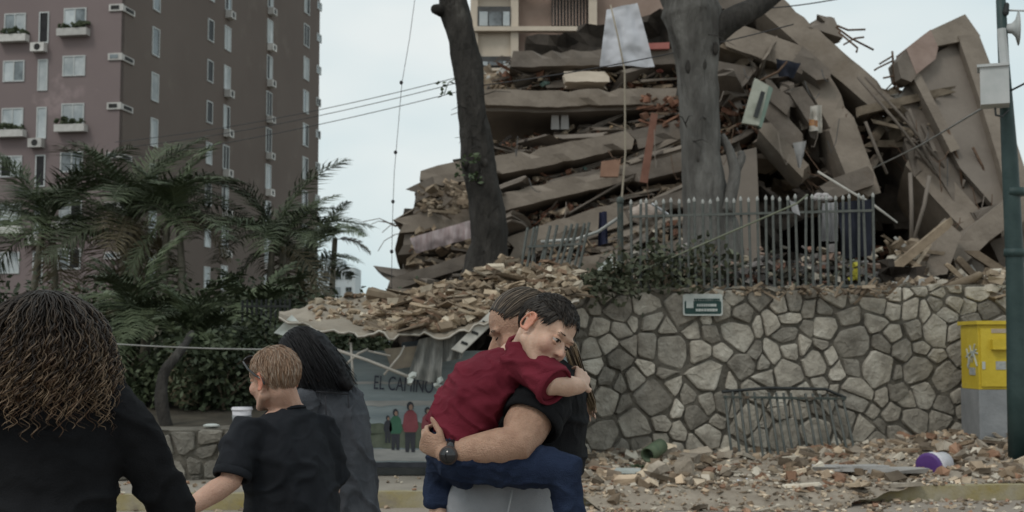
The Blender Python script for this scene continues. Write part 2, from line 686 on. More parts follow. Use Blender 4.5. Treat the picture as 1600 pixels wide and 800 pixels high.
def tower_window(d, nrm, l, w, z0, z1, panes=2, ac=0, planter=False, broken=False):
    a = C0 + d * (l - w / 2)
    f = MB(); e = .07
    wallbox(f, a, d, nrm, 0, w, z0, z0 + e, -.02, .06)
    wallbox(f, a, d, nrm, 0, w, z1 - e, z1, -.02, .06)
    wallbox(f, a, d, nrm, 0, e, z0 + e, z1 - e, -.02, .06)
    wallbox(f, a, d, nrm, w - e, w, z0 + e, z1 - e, -.02, .06)
    for k in range(1, panes):
        x = w * k / panes
        wallbox(f, a, d, nrm, x - .035, x + .035, z0 + e, z1 - e, -.02, .05)
    o = f.build('window', m_frame, tw, fix=True)
    for k in range(panes):
        g = MB()
        wallbox(g, a, d, nrm, w * k / panes + .04, w * (k + 1) / panes - .04, z0 + e, z1 - e, -.015, .02)
        g.build('pane', random.choice([m_glass, m_dpane, m_curt, m_curt]), o, fix=True)
    if ac:
        c = MB()
        wallbox(c, a, d, nrm, w * .1, w * .1 + .85, z0 - .55, z0 - .03, .01, .45)
        q = c.build('air_conditioner', m_ac, tw, fix=True)
        c = MB(); ctr = a + d * (w * .1 + .42) + nrm * .455 + V((0, 0, z0 - .29))
        c.prism([ctr + d * .2 * math.cos(i * .6283) + V((0, 0, .2 * math.sin(i * .6283))) for i in range(10)], -nrm * .02)
        c.build('fan_grille', m_acd, q, fix=True)
    if planter:
        c = MB(); wallbox(c, a, d, nrm, -.25, w + .2, z0 - .5, z0 - .08, .01, .5)
        q = c.build('window_planter', m_ac, tw, fix=True)
        c = MB()
        for i in range(26):
            c.col = (rnd(.6, 1.3),) * 3
            c.chunk(a + d * rnd(-.2, w + .15) + nrm * rnd(.1, .5) + V((0, 0, z0 - .05 + rnd(0, .3))), rnd(.12, .3))
        c.build('potted_plants', m_plant, q)


PITCHZ = 2.8
# left face: columns read from the photograph
for px, w, hgt, ytop, pn in ((12, 1.35, 1.25, 90, 2), (58, .62, 1.85, 88, 1), (107, 1.4, 1.2, 82, 2)):
    l = at_face(px, DL); Yd = (C0 + DL * l).y
    zt = 1.5 + (540 - ytop) * Yd / FPX
    for k in range(-2, 6):
        z1 = zt - k * PITCHZ
        if z1 - hgt < 1:
            continue
        tower_window(DL, NL, l, w, z1 - hgt, z1, pn, ac=(pn == 1 and k % 2 == 1), planter=(pn == 2 and k % 2 != 0))
for l in (9.5, 12.2, 14.3):      # beyond the left edge of the picture
    for k in range(-2, 6):
        z1 = 18.0 - k * PITCHZ
        tower_window(DL, NL, l, 1.3, z1 - 1.2, z1, 2)
# the small corner balconies
for k in range(-2, 5):
    z = 1.5 + (540 - 78) * C0.y / FPX - k * 2.87
    c = MB(); wallbox(c, C0, DL, NL, -.12, .75, z - .40, z, .003, .10); wallbox(c, C0, DR, NR, .10, 1.5, z - .38, z - .04, .003, .10)
    q = c.build('corner_ledge', m_ac, tw, fix=True)
    c = MB(); wallbox(c, C0, DL, NL, .12, .62, z - .30, z - .08, .104, .13); c.build('opening', m_acd if k % 2 else m_glass, q, fix=True)
    c = MB(); wallbox(c, C0, DR, NR, .3, 1.3, z - .30, z - .10, .104, .13); c.build('opening', m_acd, q, fix=True)
# right face
for px, w, hgt, ytop, ac in ((235, 1.0, 1.75, 110, 0), (322, 1.0, 1.5, 155, 0), (349, 1.15, 1.7, 162, 1), (416, 1.2, 1.9, 140, 1), (474, 1.4, 1.9, 138, 2), (494, 1.2, .7, 150, 0)):
    l = at_face(px, DR); Yd = (C0 + DR * l).y
    zt = 1.5 + (540 - ytop) * Yd / FPX
    for k in range(-5, 8):
        z1 = zt - k * PITCHZ
        if z1 - hgt < 1 or z1 > TH - .6:
            continue
        tower_window(DR, NR, l, w, z1 - hgt, z1, 2 if w > 1.05 else 1, ac=(ac == 1 and random.random() < .75) or (ac == 2 and random.random() < .25))

# ---------------------------------------------------------------- far pale building
m_far = mat('far_wall', (.45, .5, .53), (.55, .6, .62), .3, .9)
fb = thing('distant_building', 'small pale block far behind the palms, right of the tower', 'building', P(526, 540, 150) * V((1, 1, 0)) if False else V((P(526, 540, 150).x, 150, 0)))
x0, x1 = P(500, 400, 150).x, P(555, 400, 150).x
zt = P(526, 418, 150).z
mb = MB(); mb.box(((x0 + x1) / 2, 153, zt / 2), (x1 - x0, 6, zt)); mb.build('wall', m_far, fb)
mb = MB(); mb.box(((x0 + x1) / 2 - .6, 152.8, zt + .5), (2.2, 3, 1.0)); mb.build('roof_hut', m_far, fb)
for i in range(3):
    for k in range(4):
        mb = MB(); mb.box((x0 + .8 + i * 1.3, 149.98, zt - .9 - k * 1.9), (.7, .06, 1.0)); mb.build('window', m_glass, fb)

# ================================================================ COLLAPSED BUILDING
m_conc = mat('dusty_concrete', (.165, .138, .113), (.235, .2, .165), 1.1, .92, .7, 9, c3=(.16, .13, .10), c3scale=.7, c3lo=.55, c3hi=.75)
m_conc2 = mat('grey_brown_concrete', (.115, .098, .083), (.172, .147, .125), 1.3, .92, .7, 9, c3=(.13, .105, .085), c3scale=.9)
m_plast = mat('plaster_panel', (.165, .142, .122), (.215, .186, .16), .8, .9, .4, 6, c3=(.2, .17, .14), c3scale=.5)
m_deb = mat('rubble_debris', (.52, .47, .41), (.9, .84, .75), 3, .95, .6, 18, attr=True)
m_core = mat('packed_rubble', (.024, .02, .017), (.055, .045, .037), 1.6, .95, 1.0, 5)  # rubble colour darkened, puts shade into the deep voids
m_steel = mat('rusty_bar', (.08, .05, .035), (.14, .09, .06), 8, .7, metal=.3)

CB = thing('collapsed_building', 'collapsed multi-storey concrete building, floors pancaked into a heap', 'building', V((5.5, 38, 2.2)))


def slab(name, x1, y1, Y1, x2, y2, Y2, h, depth, parent=CB, m=None, tilt=-.1, seg=None, jag=.12, yaw=0.0):
    """front-top edge from pixel 1 to pixel 2; h px thick; runs back by depth metres"""
    p1, p2 = P(x1, y1, Y1), P(x2, y2, Y2)
    ax = (p2 - p1); L = ax.length; d = ax.normalized()
    bk = V((yaw, 1, tilt)).normalized()
    bk = (bk - d * bk.dot(d)).normalized()
    dn = d.cross(bk)
    if dn.dot(_F.cross(V((1, 0, 0)))) < 0 and abs(dn.z) > .05 and dn.z > 0:
        dn = -dn
    if dn.z > 0:
        dn = -dn
    H = M(h, (Y1 + Y2) / 2)
    n = seg or max(4, int(L / .3))
    ny, nz = 3, 2
    b = MB(); idx = {}; vs = []
    off0 = [[rnd(-jag, jag) * H * 3 for _ in range(nz + 1)] for _ in range(ny + 1)]
    off1 = [[rnd(-jag, jag) * H * 3 for _ in range(nz + 1)] for _ in range(ny + 1)]
    for i in range(n + 1):
        for j in range(ny + 1):
            for k in range(nz + 1):
                if 0 < j < ny and 0 < k < nz:
                    continue
                u = L * i / n
                if i == 0:
                    u += off0[j][k]
                if i == n:
                    u += off1[j][k]
                p = p1 + d * u + bk * (depth * j / ny) + dn * (H * k / nz)
                q = p * .9
                p = p + (dn * noise.noise(q * .5 + V((3, 0, 0))) + bk * noise.noise(q * .6 + V((0, 9, 0)))) * .06
                p = p + V((noise.noise(q * 5), noise.noise(q * 5 + V((4, 0, 0))), noise.noise(q * 5 + V((0, 4, 0))))) * (.035 if 'slab' in name else .018)
                if j == 0 and (k == 0 or k == nz) and random.random() < (.14 if 'slab' in name else .07):      # chipped edge
                    c_ = rnd(.05, .3 if 'slab' in name else .16) * H
                    p = p + bk * c_ + dn * (c_ * .7 if k == 0 else -c_ * .7)
                idx[i, j, k] = len(vs); vs.append(p)
    fs = []
    for i in range(n):
        for j in range(ny):
            for k in (0, nz):
                q = (idx[i, j, k], idx[i + 1, j, k], idx[i + 1, j + 1, k], idx[i, j + 1, k]); fs.append(q)
        for k in range(nz):
            for j in (0, ny):
                fs.append((idx[i, j, k], idx[i + 1, j, k], idx[i + 1, j, k + 1], idx[i, j, k + 1]))
    for i in (0, n):
        # end caps as fans round the ring
        ring = [idx[i, j, 0] for j in range(ny + 1)] + [idx[i, ny, k] for k in range(1, nz + 1)] + \
               [idx[i, j, nz] for j in range(ny - 1, -1, -1)] + [idx[i, 0, k] for k in range(nz - 1, 0, -1)]
        fs.append(tuple(ring))
    b.add(vs, fs)
    o = b.build(name, m or m_conc, parent, fix=True)
    if parent is not None and H > .35 and L > 1.6:      # bent steel sticking out of the broken ends
        rb = MB()
        for e_, sg_ in ((p1, -1), (p2, 1)):
            for q_ in range(5):
                a = e_ + bk * rnd(.05, min(depth, 1.2)) + dn * H * rnd(.15, .85)
                t = (d * sg_ + V((rnd(-.3, .3), rnd(-.4, .2), rnd(-.5, .5)))).normalized()
                ln = rnd(.25, .9)
                rb.tube([a - d * sg_ * .2, a + d * sg_ * .08, a + t * ln * .6, a + t * ln + V((rnd(-.15, .15), 0, rnd(-.3, .1)))], .016, .012, 4)
        rb.build('reinforcement', m_steel, o)['kind'] = 'stuff'
    return o


def plate(name, poly, Yf, thick, parent=CB, m=None):
    """outline in pixels; Yf(x,y) distance of its front; thickness in metres going back"""
    pts = [P(x, y, Yf(x, y)) for x, y in poly]
    b = MB(); b.prism(pts, V((0, thick, 0)))
    return b.build(name, m or m_conc, parent, fix=True)


# floor slabs of the left, neatly stacked half
slab('floor_slab', 800, 78, 39, 1062, 76, 39, 26, 9, m=m_conc2)
slab('floor_slab', 746, 140, 38, 1062, 138, 38, 27, 9)
slab('ceiling_panel', 754, 168, 38.25, 1060, 165, 38.25, 7, 8.5, m=m_plast)
slab('floor_slab', 700, 258, 36.6, 985, 205, 37, 30, 8)
slab('floor_slab', 985, 207, 37.2, 1066, 186, 37.2, 30, 8, m=m_conc2)
slab('floor_slab', 760, 309, 36, 980, 257, 36.4, 28, 8)
slab('floor_slab', 975, 262, 36.3, 1070, 236, 36.3, 28, 8, m=m_conc2)
slab('floor_slab', 788, 371, 35, 968, 314, 35.4, 40, 8, m=m_conc)
slab('floor_slab', 955, 330, 35.6, 1075, 296, 35.6, 26, 7, m=m_conc2)
slab('floor_slab', 770, 420, 34, 1010, 386, 34.5, 30, 8)
slab('floor_slab', 940, 400, 33.6, 1080, 372, 33.6, 26, 6, m=m_conc2)
# broken left edge of the pile
slab('floor_slab', 664, 262, 36, 742, 247, 36.2, 33, 6)
slab('floor_slab', 668, 300, 35.8, 740, 288, 36, 40, 5, m=m_conc2)
slab('floor_slab', 620, 338, 34.6, 760, 322, 34.8, 27, 7)
slab('wall_piece', 628, 366, 34.7, 690, 360, 34.8, 34, 5, m=m_plast)
slab('floor_slab', 690, 372, 35.4, 790, 352, 35.4, 24, 6, m=m_conc2)
slab('floor_slab', 612, 436, 33, 760, 384, 33.6, 20, 6, m=m_conc2)
slab('floor_slab', 618, 452, 32.4, 800, 442, 32.4, 30, 5)
slab('column_stub', 690, 295, 35.2, 702, 294, 35.2, 48, .6)
slab('concrete_piece', 643, 292, 35, 664, 282, 35, 26, 1.2, m=m_conc2, jag=.2)
slab('concrete_piece', 649, 322, 35.2, 690, 312, 35.2, 18, 2.2, m=m_plast, jag=.2)
# the fan of beams on the right-hand half
slab('sloping_beam', 1207, -16, 37.5, 1395, 150, 36.5, 40, 4.2)
slab('sloping_beam', 1195, 26, 38.3, 1372, 182, 37.3, 9, 5, m=m_conc2)
slab('sloping_beam', 1334, 132, 37.6, 1462, 286, 36.4, 9, 3, m=m_plast)
slab('sloping_beam', 1442, 232, 36.2, 1544, 342, 35, 42, 3)
slab('sloping_beam', 1146, 34, 37.5, 1268, 78, 37, 42, 4)
slab('sloping_beam', 1080, -30, 39, 1215, 8, 38.5, 30, 6, m=m_conc2)
slab('bent_beam', 1290, 106, 36.8, 1338, 196, 36.2, 40, 2.5)
slab('bent_beam', 1334, 188, 36.2, 1374, 292, 35.6, 44, 2.5)
slab('roof_piece', 1262, 78, 36.9, 1306, 116, 36.7, 40, 2.5, m=m_conc2, jag=.2)
slab('concrete_piece', 1285, 22, 37.2, 1311, 30, 37.2, 28, 1.5, m=m_plast, jag=.2)
slab('broken_beam', 1472, 398, 33, 1552, 330, 33.4, 34, 2.4)
slab('broken_beam', 1546, 336, 33.6, 1640, 262, 34, 40, 2.4)
slab('fallen_column', 1474, 348, 32.6, 1432, 446, 32, 34, 1.0)
slab('fallen_column', 1528, 392, 33.6, 1548, 446, 33.4, 30, 1.2, m=m_conc2)
slab('broken_beam', 1570, 300, 35, 1655, 470, 34, 60, 2.5, m=m_conc2)
slab('broken_beam', 1285, 285, 35.2, 1350, 262, 35.2, 30, 3, m=m_conc2)
slab('broken_beam', 1195, 140, 36.4, 1260, 215, 36.2, 28, 1.6, m=m_conc2)
slab('broken_beam', 1112, 92, 37.6, 1200, 112, 37.6, 30, 3, m=m_conc2)
slab('broken_beam', 1205, 190, 36, 1270, 262, 35.8, 22, 1.4)
# tall wall pieces standing next to the dark opening
plate('wall_piece', [(1120, 245), (1182, 230), (1190, 420), (1120, 425)], lambda x, y: 35.5, .5, m=m_plast)
for (xa, ya, xb, yb, gap, Yg, cnt) in ((780, 232, 1060, 182, 22, 37.6, 12), (785, 296, 1065, 234, 14, 36.6, 12), (792, 356, 1070, 292, 24, 35.8, 16), (800, 408, 1078, 350, 28, 34.8, 16),
                                      (800, 448, 1080, 405, 26, 34, 14), (650, 330, 742, 312, 22, 35.2, 8), (632, 398, 758, 372, 30, 34.2, 10), (800, 124, 1060, 118, 26, 39, 12), (622, 446, 760, 425, 16, 33, 8)):
    for k in range(cnt):
        s = rnd(0, .85); x = xa + (xb - xa) * s; y = ya + (yb - ya) * s + rnd(-gap / 2, gap / 2)
        ln = rnd(20, 110); sl = (yb - ya) / (xb - xa) + random.gauss(0, .22)
        slab('slab_fragment', x, y, Yg + rnd(-.3, 1.2), x + ln, y + ln * sl, Yg + rnd(-.2, 1.2), rnd(2.5, 9), rnd(.4, 2), m=random.choice([m_conc, m_conc2, m_conc2, m_plast]), jag=.5, tilt=rnd(-.5, .3), seg=3)
for k in range(34):
    x, y = sample_poly([(1112, 60), (1290, 100), (1345, 300), (1300, 320), (1240, 200), (1190, 130), (1180, 240), (1115, 240)])
    a = rnd(-1.2, 1.4); ln = rnd(14, 60)
    slab('slab_fragment', x, y, 37 + rnd(-.5, 1.2), x + ln * math.cos(a), y + ln * math.sin(a), 37 + rnd(-.5, 1.2), rnd(3, 14), rnd(.3, 1.4), m=random.choice([m_conc, m_conc2, m_conc2, m_plast]), jag=.4, tilt=rnd(-.5, .3), seg=3)
for k in range(26):
    x, y = sample_poly([(1385, 150), (1460, 200), (1560, 300), (1550, 345), (1470, 280), (1400, 200)])
    a = rnd(.2, 1.5); ln = rnd(14, 60)
    slab('slab_fragment', x, y, 36 + rnd(-.4, 1.2), x + ln * math.cos(a), y + ln * math.sin(a), 36 + rnd(-.5, 1.2), rnd(3, 12), rnd(.3, 1.2), m=random.choice([m_conc, m_conc2, m_plast]), jag=.4, tilt=rnd(-.5, .3), seg=3)

# the big tilted floor plate on the right with its edge beams
YP = lambda x, y: 36.5 + (y - 40) * -.008 + (x - 1400) * .004
plate('tilted_floor_plate', [(1440, 96), (1500, 62), (1522, 88), (1556, 190), (1592, 330), (1560, 330), (1500, 262), (1462, 190), (1424, 118)],
      lambda x, y: YP(x, y) + .35, .4, m=m_plast)
plate('edge_beam', [(1452, 48), (1508, 22), (1532, 56), (1516, 62), (1462, 72)], lambda x, y: YP(x, y), 1.2)
plate('edge_beam', [(1497, 56), (1529, 52), (1556, 122), (1652, 420), (1606, 420), (1560, 250), (1526, 140)], lambda x, y: YP(x, y) - .05, 1.2)
plate('edge_beam', [(1416, 76), (1454, 46), (1466, 74), (1462, 92), (1432, 116)], lambda x, y: YP(x, y) - .02, 1.0, m=mat('reddish_plaster', (.22, .16, .135), (.29, .22, .19), 1.5, .9, .5, 8))
plate('edge_beam', [(1402, 96), (1417, 78), (1434, 116), (1424, 128), (1408, 122)], lambda x, y: YP(x, y), .9, m=m_conc2)
plate('edge_beam', [(1425, 118), (1436, 112), (1500, 232), (1486, 238)], lambda x, y: YP(x, y) + .1, .5, m=m_conc)
plate('floor_plate', [(1424, 122), (1452, 136), (1540, 312), (1500, 330), (1440, 230), (1405, 160)], lambda x, y: YP(x, y) + .7, .4, m=m_conc2)

# packed rubble between the floors: bumpy masses, deep
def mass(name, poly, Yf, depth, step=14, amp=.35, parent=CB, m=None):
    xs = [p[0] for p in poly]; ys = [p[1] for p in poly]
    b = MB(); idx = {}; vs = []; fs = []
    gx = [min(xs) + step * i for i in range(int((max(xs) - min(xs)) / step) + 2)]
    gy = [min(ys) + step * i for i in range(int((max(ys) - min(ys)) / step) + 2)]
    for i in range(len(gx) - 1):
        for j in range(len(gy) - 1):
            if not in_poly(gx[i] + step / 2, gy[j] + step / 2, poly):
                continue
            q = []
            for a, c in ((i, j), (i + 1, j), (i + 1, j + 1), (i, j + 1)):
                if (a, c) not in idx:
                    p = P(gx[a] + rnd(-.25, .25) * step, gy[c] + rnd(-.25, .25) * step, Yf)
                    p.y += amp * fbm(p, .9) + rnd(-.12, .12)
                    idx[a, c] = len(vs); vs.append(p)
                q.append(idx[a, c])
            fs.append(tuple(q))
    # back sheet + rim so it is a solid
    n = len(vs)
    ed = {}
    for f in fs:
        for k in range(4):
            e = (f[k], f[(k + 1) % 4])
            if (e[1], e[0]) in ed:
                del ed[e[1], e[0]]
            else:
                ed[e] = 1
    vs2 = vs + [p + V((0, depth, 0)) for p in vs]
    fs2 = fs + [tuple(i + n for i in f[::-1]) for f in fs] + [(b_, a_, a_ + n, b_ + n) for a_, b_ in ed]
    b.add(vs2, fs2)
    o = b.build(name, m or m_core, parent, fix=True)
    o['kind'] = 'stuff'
    return o


BACK = [(650, 292), (742, 236), (752, 136), (800, 100), (830, 60), (1050, 20), (1150, 6), (1205, 30), (1330, 110), (1400, 190),
        (1440, 180), (1500, 240), (1600, 330), (1660, 470), (640, 470), (630, 360)]
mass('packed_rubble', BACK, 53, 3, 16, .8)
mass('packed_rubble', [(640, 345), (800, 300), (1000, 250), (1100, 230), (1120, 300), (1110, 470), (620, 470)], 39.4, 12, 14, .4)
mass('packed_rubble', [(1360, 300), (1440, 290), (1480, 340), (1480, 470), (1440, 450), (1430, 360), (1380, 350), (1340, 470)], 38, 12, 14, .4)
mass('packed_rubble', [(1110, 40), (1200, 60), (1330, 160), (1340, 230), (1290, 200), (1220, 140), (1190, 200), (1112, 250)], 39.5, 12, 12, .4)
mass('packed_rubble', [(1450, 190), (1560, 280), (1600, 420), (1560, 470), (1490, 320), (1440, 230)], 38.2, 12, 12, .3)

TAN = [(.34, .28, .225), (.42, .36, .295), (.27, .225, .18), (.22, .185, .15), (.52, .46, .39), (.18, .15, .125)]
RED = [(.22, .115, .085), (.18, .10, .075), (.27, .15, .11), (.15, .085, .065), (.24, .19, .155)]
MIX = TAN + RED[:3] + [(.14, .12, .11), (.12, .11, .11), (.1, .09, .085)]
LIT = [(.7, .68, .63), (.55, .54, .51), (.46, .49, .52)]


def scatter(name, polys, n, Y0, Y1, s0, s1, cols, label, stick=.28, parent=None, tall=0):
    b = MB()
    for _ in range(n):
        poly = random.choice(polys)
        x, y = sample_poly(poly)
        Y = rnd(Y0, Y1); c = P(x, y, Y)
        k = random.choice(cols); f = rnd(.75, 1.15)
        b.col = (k[0] * f, k[1] * f, k[2] * f)
        s = M(rnd(s0, s1) if random.random() < .75 else rnd(s0, s1) * 1.6, Y)
        if random.random() < stick:     # boards, bars, splinters
            rot = Matrix.Rotation(rnd(-.9, .9), 3, 'Y') @ Matrix.Rotation(rnd(-.8, .8), 3, 'Z')
            b.box(c, (s * rnd(2, 5), s * .35, s * rnd(.2, .45)), rot, .1)
        else:
            b.chunk(c, s, rnd(.7, 1.4))
    o = b.build(name, m_deb, parent)
    o['kind'] = 'stuff'
    if parent is None:
        tag(o, label, 'rubble', kind='stuff')
    return o


scatter('loose_debris', [[(790, 108), (1060, 104), (1062, 138), (760, 140)]], 260, 39.2, 42, 4, 12, MIX, '', parent=CB)
scatter('loose_debris', [[(780, 226), (1060, 180), (1062, 200), (775, 246)]], 240, 38.2, 41, 3, 10, MIX, '', parent=CB)
scatter('loose_debris', [[(775, 292), (1060, 232), (1060, 250), (780, 306)], [(960, 250), (1070, 215), (1070, 320), (975, 300)]], 420, 37.2, 39.4, 3, 11, MIX, '', parent=CB)
scatter('loose_debris', [[(785, 342), (1070, 285), (1075, 312), (790, 370)]], 380, 36.2, 38.4, 3, 11, MIX, '', parent=CB)
scatter('loose_debris', [[(790, 404), (1075, 345), (1080, 385), (800, 420)], [(800, 440), (1080, 400), (1080, 470), (800, 470)]], 520, 34.4, 37, 3, 12, TAN + LIT[:1] + RED[:2], '', parent=CB)
scatter('loose_debris', [[(650, 300), (740, 282), (745, 326), (660, 336)], [(640, 360), (760, 350), (760, 400), (640, 430)], [(625, 430), (760, 405), (770, 450), (620, 470)]], 420, 33.6, 36.4, 3, 12, TAN, '', parent=CB)
scatter('fallen_bricks', [[(1115, 150), (1185, 140), (1180, 235), (1120, 240)], [(1300, 215), (1340, 210), (1350, 270), (1310, 280)], [(1000, 150), (1060, 150), (1060, 215), (1010, 215)], [(1350, 385), (1420, 380), (1430, 450), (1350, 450)]],
        420, 37.2, 38.8, 4, 10, RED, '', parent=CB, stick=.3)
scatter('loose_debris', [[(1115, 40), (1290, 90), (1330, 200), (1260, 250), (1200, 120), (1115, 140)]], 110, 38, 40, 12, 34, [(.24, .205, .17), (.17, .145, .12), (.3, .26, .22), (.12, .105, .095)], '', parent=CB)
scatter('loose_debris', [[(1450, 215), (1500, 235), (1560, 300), (1545, 340), (1480, 290)], [(1380, 130), (1470, 215), (1440, 240), (1380, 170)]], 230, 36.2, 38, 8, 24, [(.26, .23, .195), (.18, .155, .13), (.36, .32, .275), (.2, .21, .22)], '', parent=CB)
scatter('loose_debris', [[(1400, 380), (1440, 380), (1440, 460), (1380, 460)], [(1440, 436), (1600, 420), (1640, 470), (1400, 470)]], 320, 30.5, 34, 6, 20, TAN + LIT, '', parent=CB)
scatter('loose_debris', [[(1190, 240), (1345, 225), (1350, 310), (1290, 330), (1215, 300)]], 30, 38.6, 40, 9, 24, [(.2, .17, .14), (.14, .12, .1)], '', parent=CB)

# hanging reinforcement and broken lines against the sky
def wires(name, lines, Y, r, m, parent=CB):
    for ln in lines:
        b = MB(); b.tube([P(x, y, Y) for x, y in ln], r, n=4); b.build(name, m, parent, smooth=True)


wires('reinforcement_bar', [[(1308, 40), (1325, 47), (1352, 46)], [(1306, 42), (1330, 60), (1365, 78)], [(1318, 70), (1335, 60), (1350, 58)],
                            [(1310, 50), (1340, 75), (1338, 82)], [(1398, 140), (1395, 90), (1394, 80)], [(1395, 95), (1372, 106), (1366, 110)],
                            [(1380, 122), (1400, 118), (1412, 136)], [(1385, 140), (1398, 125), (1407, 148)], [(1374, 100), (1394, 88)]], 36.5, .035, m_steel)
wires('loose_bar', [[(1340, 120), (1400, 190), (1462, 272)], [(1352, 120), (1410, 182), (1476, 262)], [(1420, 170), (1440, 220), (1450, 250)], [(1352, 190), (1372, 240), (1386, 272)]], 35.4, .05, m_conc2)
wires('leaning_pole', [[(1452, 275), (1444, 320), (1424, 385)], [(1422, 270), (1424, 320), (1424, 380)]], 33.5, .06, m_plast)
wires('reinforcement_bar', [[(1480, 200), (1500, 260), (1505, 300)], [(1520, 230), (1535, 260), (1548, 310)], [(1230, 96), (1216, 112), (1180, 130)]], 35.6, .04, m_steel)

# fine crumbs on every ledge, coloured household scraps, and drooping wires
for poly, cnt, ya, yb in (([(790, 112), (1060, 106), (1062, 138), (760, 140)], 420, 39.2, 41.5), ([(780, 222), (1060, 178), (1062, 200), (775, 246)], 420, 38, 40.5),
                          ([(785, 290), (1060, 232), (1060, 250), (780, 306)], 380, 37.2, 39), ([(785, 345), (1070, 285), (1075, 312), (790, 370)], 480, 36.2, 38.2),
                          ([(790, 406), (1075, 345), (1080, 385), (800, 420)], 480, 35, 37), ([(650, 302), (740, 284), (745, 326), (660, 336)], 240, 35.4, 36.4),
                          ([(640, 366), (760, 352), (760, 400), (640, 430)], 260, 34.6, 36), ([(1115, 120), (1190, 130), (1185, 240), (1118, 245)], 320, 37.6, 39),
                          ([(1450, 215), (1500, 235), (1560, 300), (1545, 340), (1480, 290)], 360, 36.6, 38)):
    scatter('fine_crumbs', [poly], cnt, ya, yb, 1.2, 4.5, TAN + MIX, '', .4, parent=CB)
    scatter('household_scraps', [poly], 12, ya, yb, 3, 8, [(.5, .5, .48), (.10, .12, .2), (.22, .08, .07), (.35, .33, .3), (.12, .2, .2), (.06, .06, .07), (.4, .3, .2)], '', .35, parent=CB)
for k in range(30):
    x, y = sample_poly(random.choice([[(800, 120), (1060, 120), (1060, 380), (800, 400)], [(1120, 60), (1340, 120), (1350, 260), (1130, 240)], [(1400, 160), (1560, 300), (1500, 330)]]))
    dx, dn_ = rnd(-25, 25), rnd(15, 60); Yw = rnd(34.6, 36)
    b = MB(); b.tube([P(x, y, Yw), P(x + dx * .3, y + dn_ * .7, Yw - .1), P(x + dx * .7, y + dn_, Yw - .1), P(x + dx, y + dn_ * rnd(.6, 1.1), Yw)], .014, n=4)
    b.build('dangling_wire', random.choice([m_steel, m_dark, m_plast]), CB)

# ---------------------------------------------------------------- still standing block behind
m_cream = mat('cream_plaster', (.50, .43, .35), (.60, .52, .43), .8, .9, .3, 6)
m_brownw = mat('brown_panel', (.26, .19, .155), (.32, .24, .2), .8, .9, .3, 6)
YB = 58
SB = thing('standing_block', 'cream and brown apartment storeys still standing above the collapsed floors', 'building', V((P(850, 540, YB).x, YB, 2.3)))


def rect(mb_, x0, y0, x1, y1, Y, t=.3):
    a, c = P(x0, y1, Y), P(x1, y0, Y)
    mb_.box(((a.x + c.x) / 2, Y + t / 2, (a.z + c.z) / 2), (abs(c.x - a.x), t, abs(c.z - a.z)))


mb = MB(); rect(mb, 737, -160, 802, 480, YB + .2, 8); mb.build('wall', m_cream, SB)
mb = MB(); rect(mb, 802, -160, 1040, 470, YB + .5, 8); mb.build('wall', m_brownw, SB)
for y in (-92, -12, 48, 122):
    mb = MB(); rect(mb, 733, y - 7, 935 if y < 100 else 812, y, YB - .25, .4); mb.build('floor_band', m_cream, SB)
for x in (735, 798, 920):
    mb = MB(); rect(mb, x, -160, x + 12, 44 if x > 900 else 124, YB - .05, .25); mb.build('pilaster', m_cream, SB)
for y0, y1 in ((-75, -40), (10, 42), (88, 104)):
    mb = MB(); rect(mb, 746, y0, 798, y1, YB - .1, .25); f = mb.build('window', m_dark, SB)
    for x0, x1 in ((749, 762), (764, 784), (786, 796)):
        mb = MB(); rect(mb, x0, y0 + 8, x1, y1 - 2, YB - .14, .03); mb.build('pane', m_curt if x1 - x0 < 15 else m_glass, f)
mb = MB(); rect(mb, 748, 106, 798, 110, YB - .15, .3); mb.build('sill', m_cream, SB)
for y0, y1 in ((-78, -22), (-10, 40), (54, 84)):
    mb = MB(); rect(mb, 862, y0, 918, y1, YB + .42, .07); g = mb.build('balcony_opening', m_dark, SB)
    for k in range(11):
        mb = MB(); x = 864 + k * 5; rect(mb, x, y0, x + 1.6, y1, YB + .25, .05); mb.build('grille_bar', m_brownw, g)
mb = MB()
for _ in range(60):
    k = random.choice(TAN + LIT); mb.col = k
    mb.chunk(P(rnd(750, 840), rnd(112, 138), rnd(40, 44)), rnd(.2, .6))
o = mb.build('loose_debris', m_deb, CB); o['kind'] = 'stuff'

# ================================================================ TREES AND PLANTS
m_bark1 = mat('dark_bark', (.022, .02, .018), (.055, .05, .045), 5, .95, 1.0, 14, c3=(.11, .105, .095), c3scale=2.5, c3lo=.6, c3hi=.7, stretch=(1, 1, .35), bdist=.09)
m_bark2 = mat('grey_bark', (.085, .081, .075), (.155, .15, .14), 3.5, .92, .9, 12, c3=(.05, .046, .042), c3scale=3, c3lo=.5, c3hi=.68, stretch=(1, 1, .22), bdist=.1)
m_leaf = mat('leaf_green', (.035, .055, .025), (.075, .10, .05), 3, .6, rand=.2, attr=False)
m_palm = mat('palm_leaf', (.04, .056, .028), (.092, .112, .062), 2.2, .6, rand=.4, spec=.25)
m_palm2 = mat('dry_palm_leaf', (.10, .085, .05), (.16, .135, .085), 2.2, .7, rand=.2)
m_pstem = mat('palm_stem', (.10, .095, .075), (.17, .155, .12), 4, .8, .6, 14)
m_twig = mat('dry_twig', (.13, .10, .07), (.2, .16, .115), 6, .9)


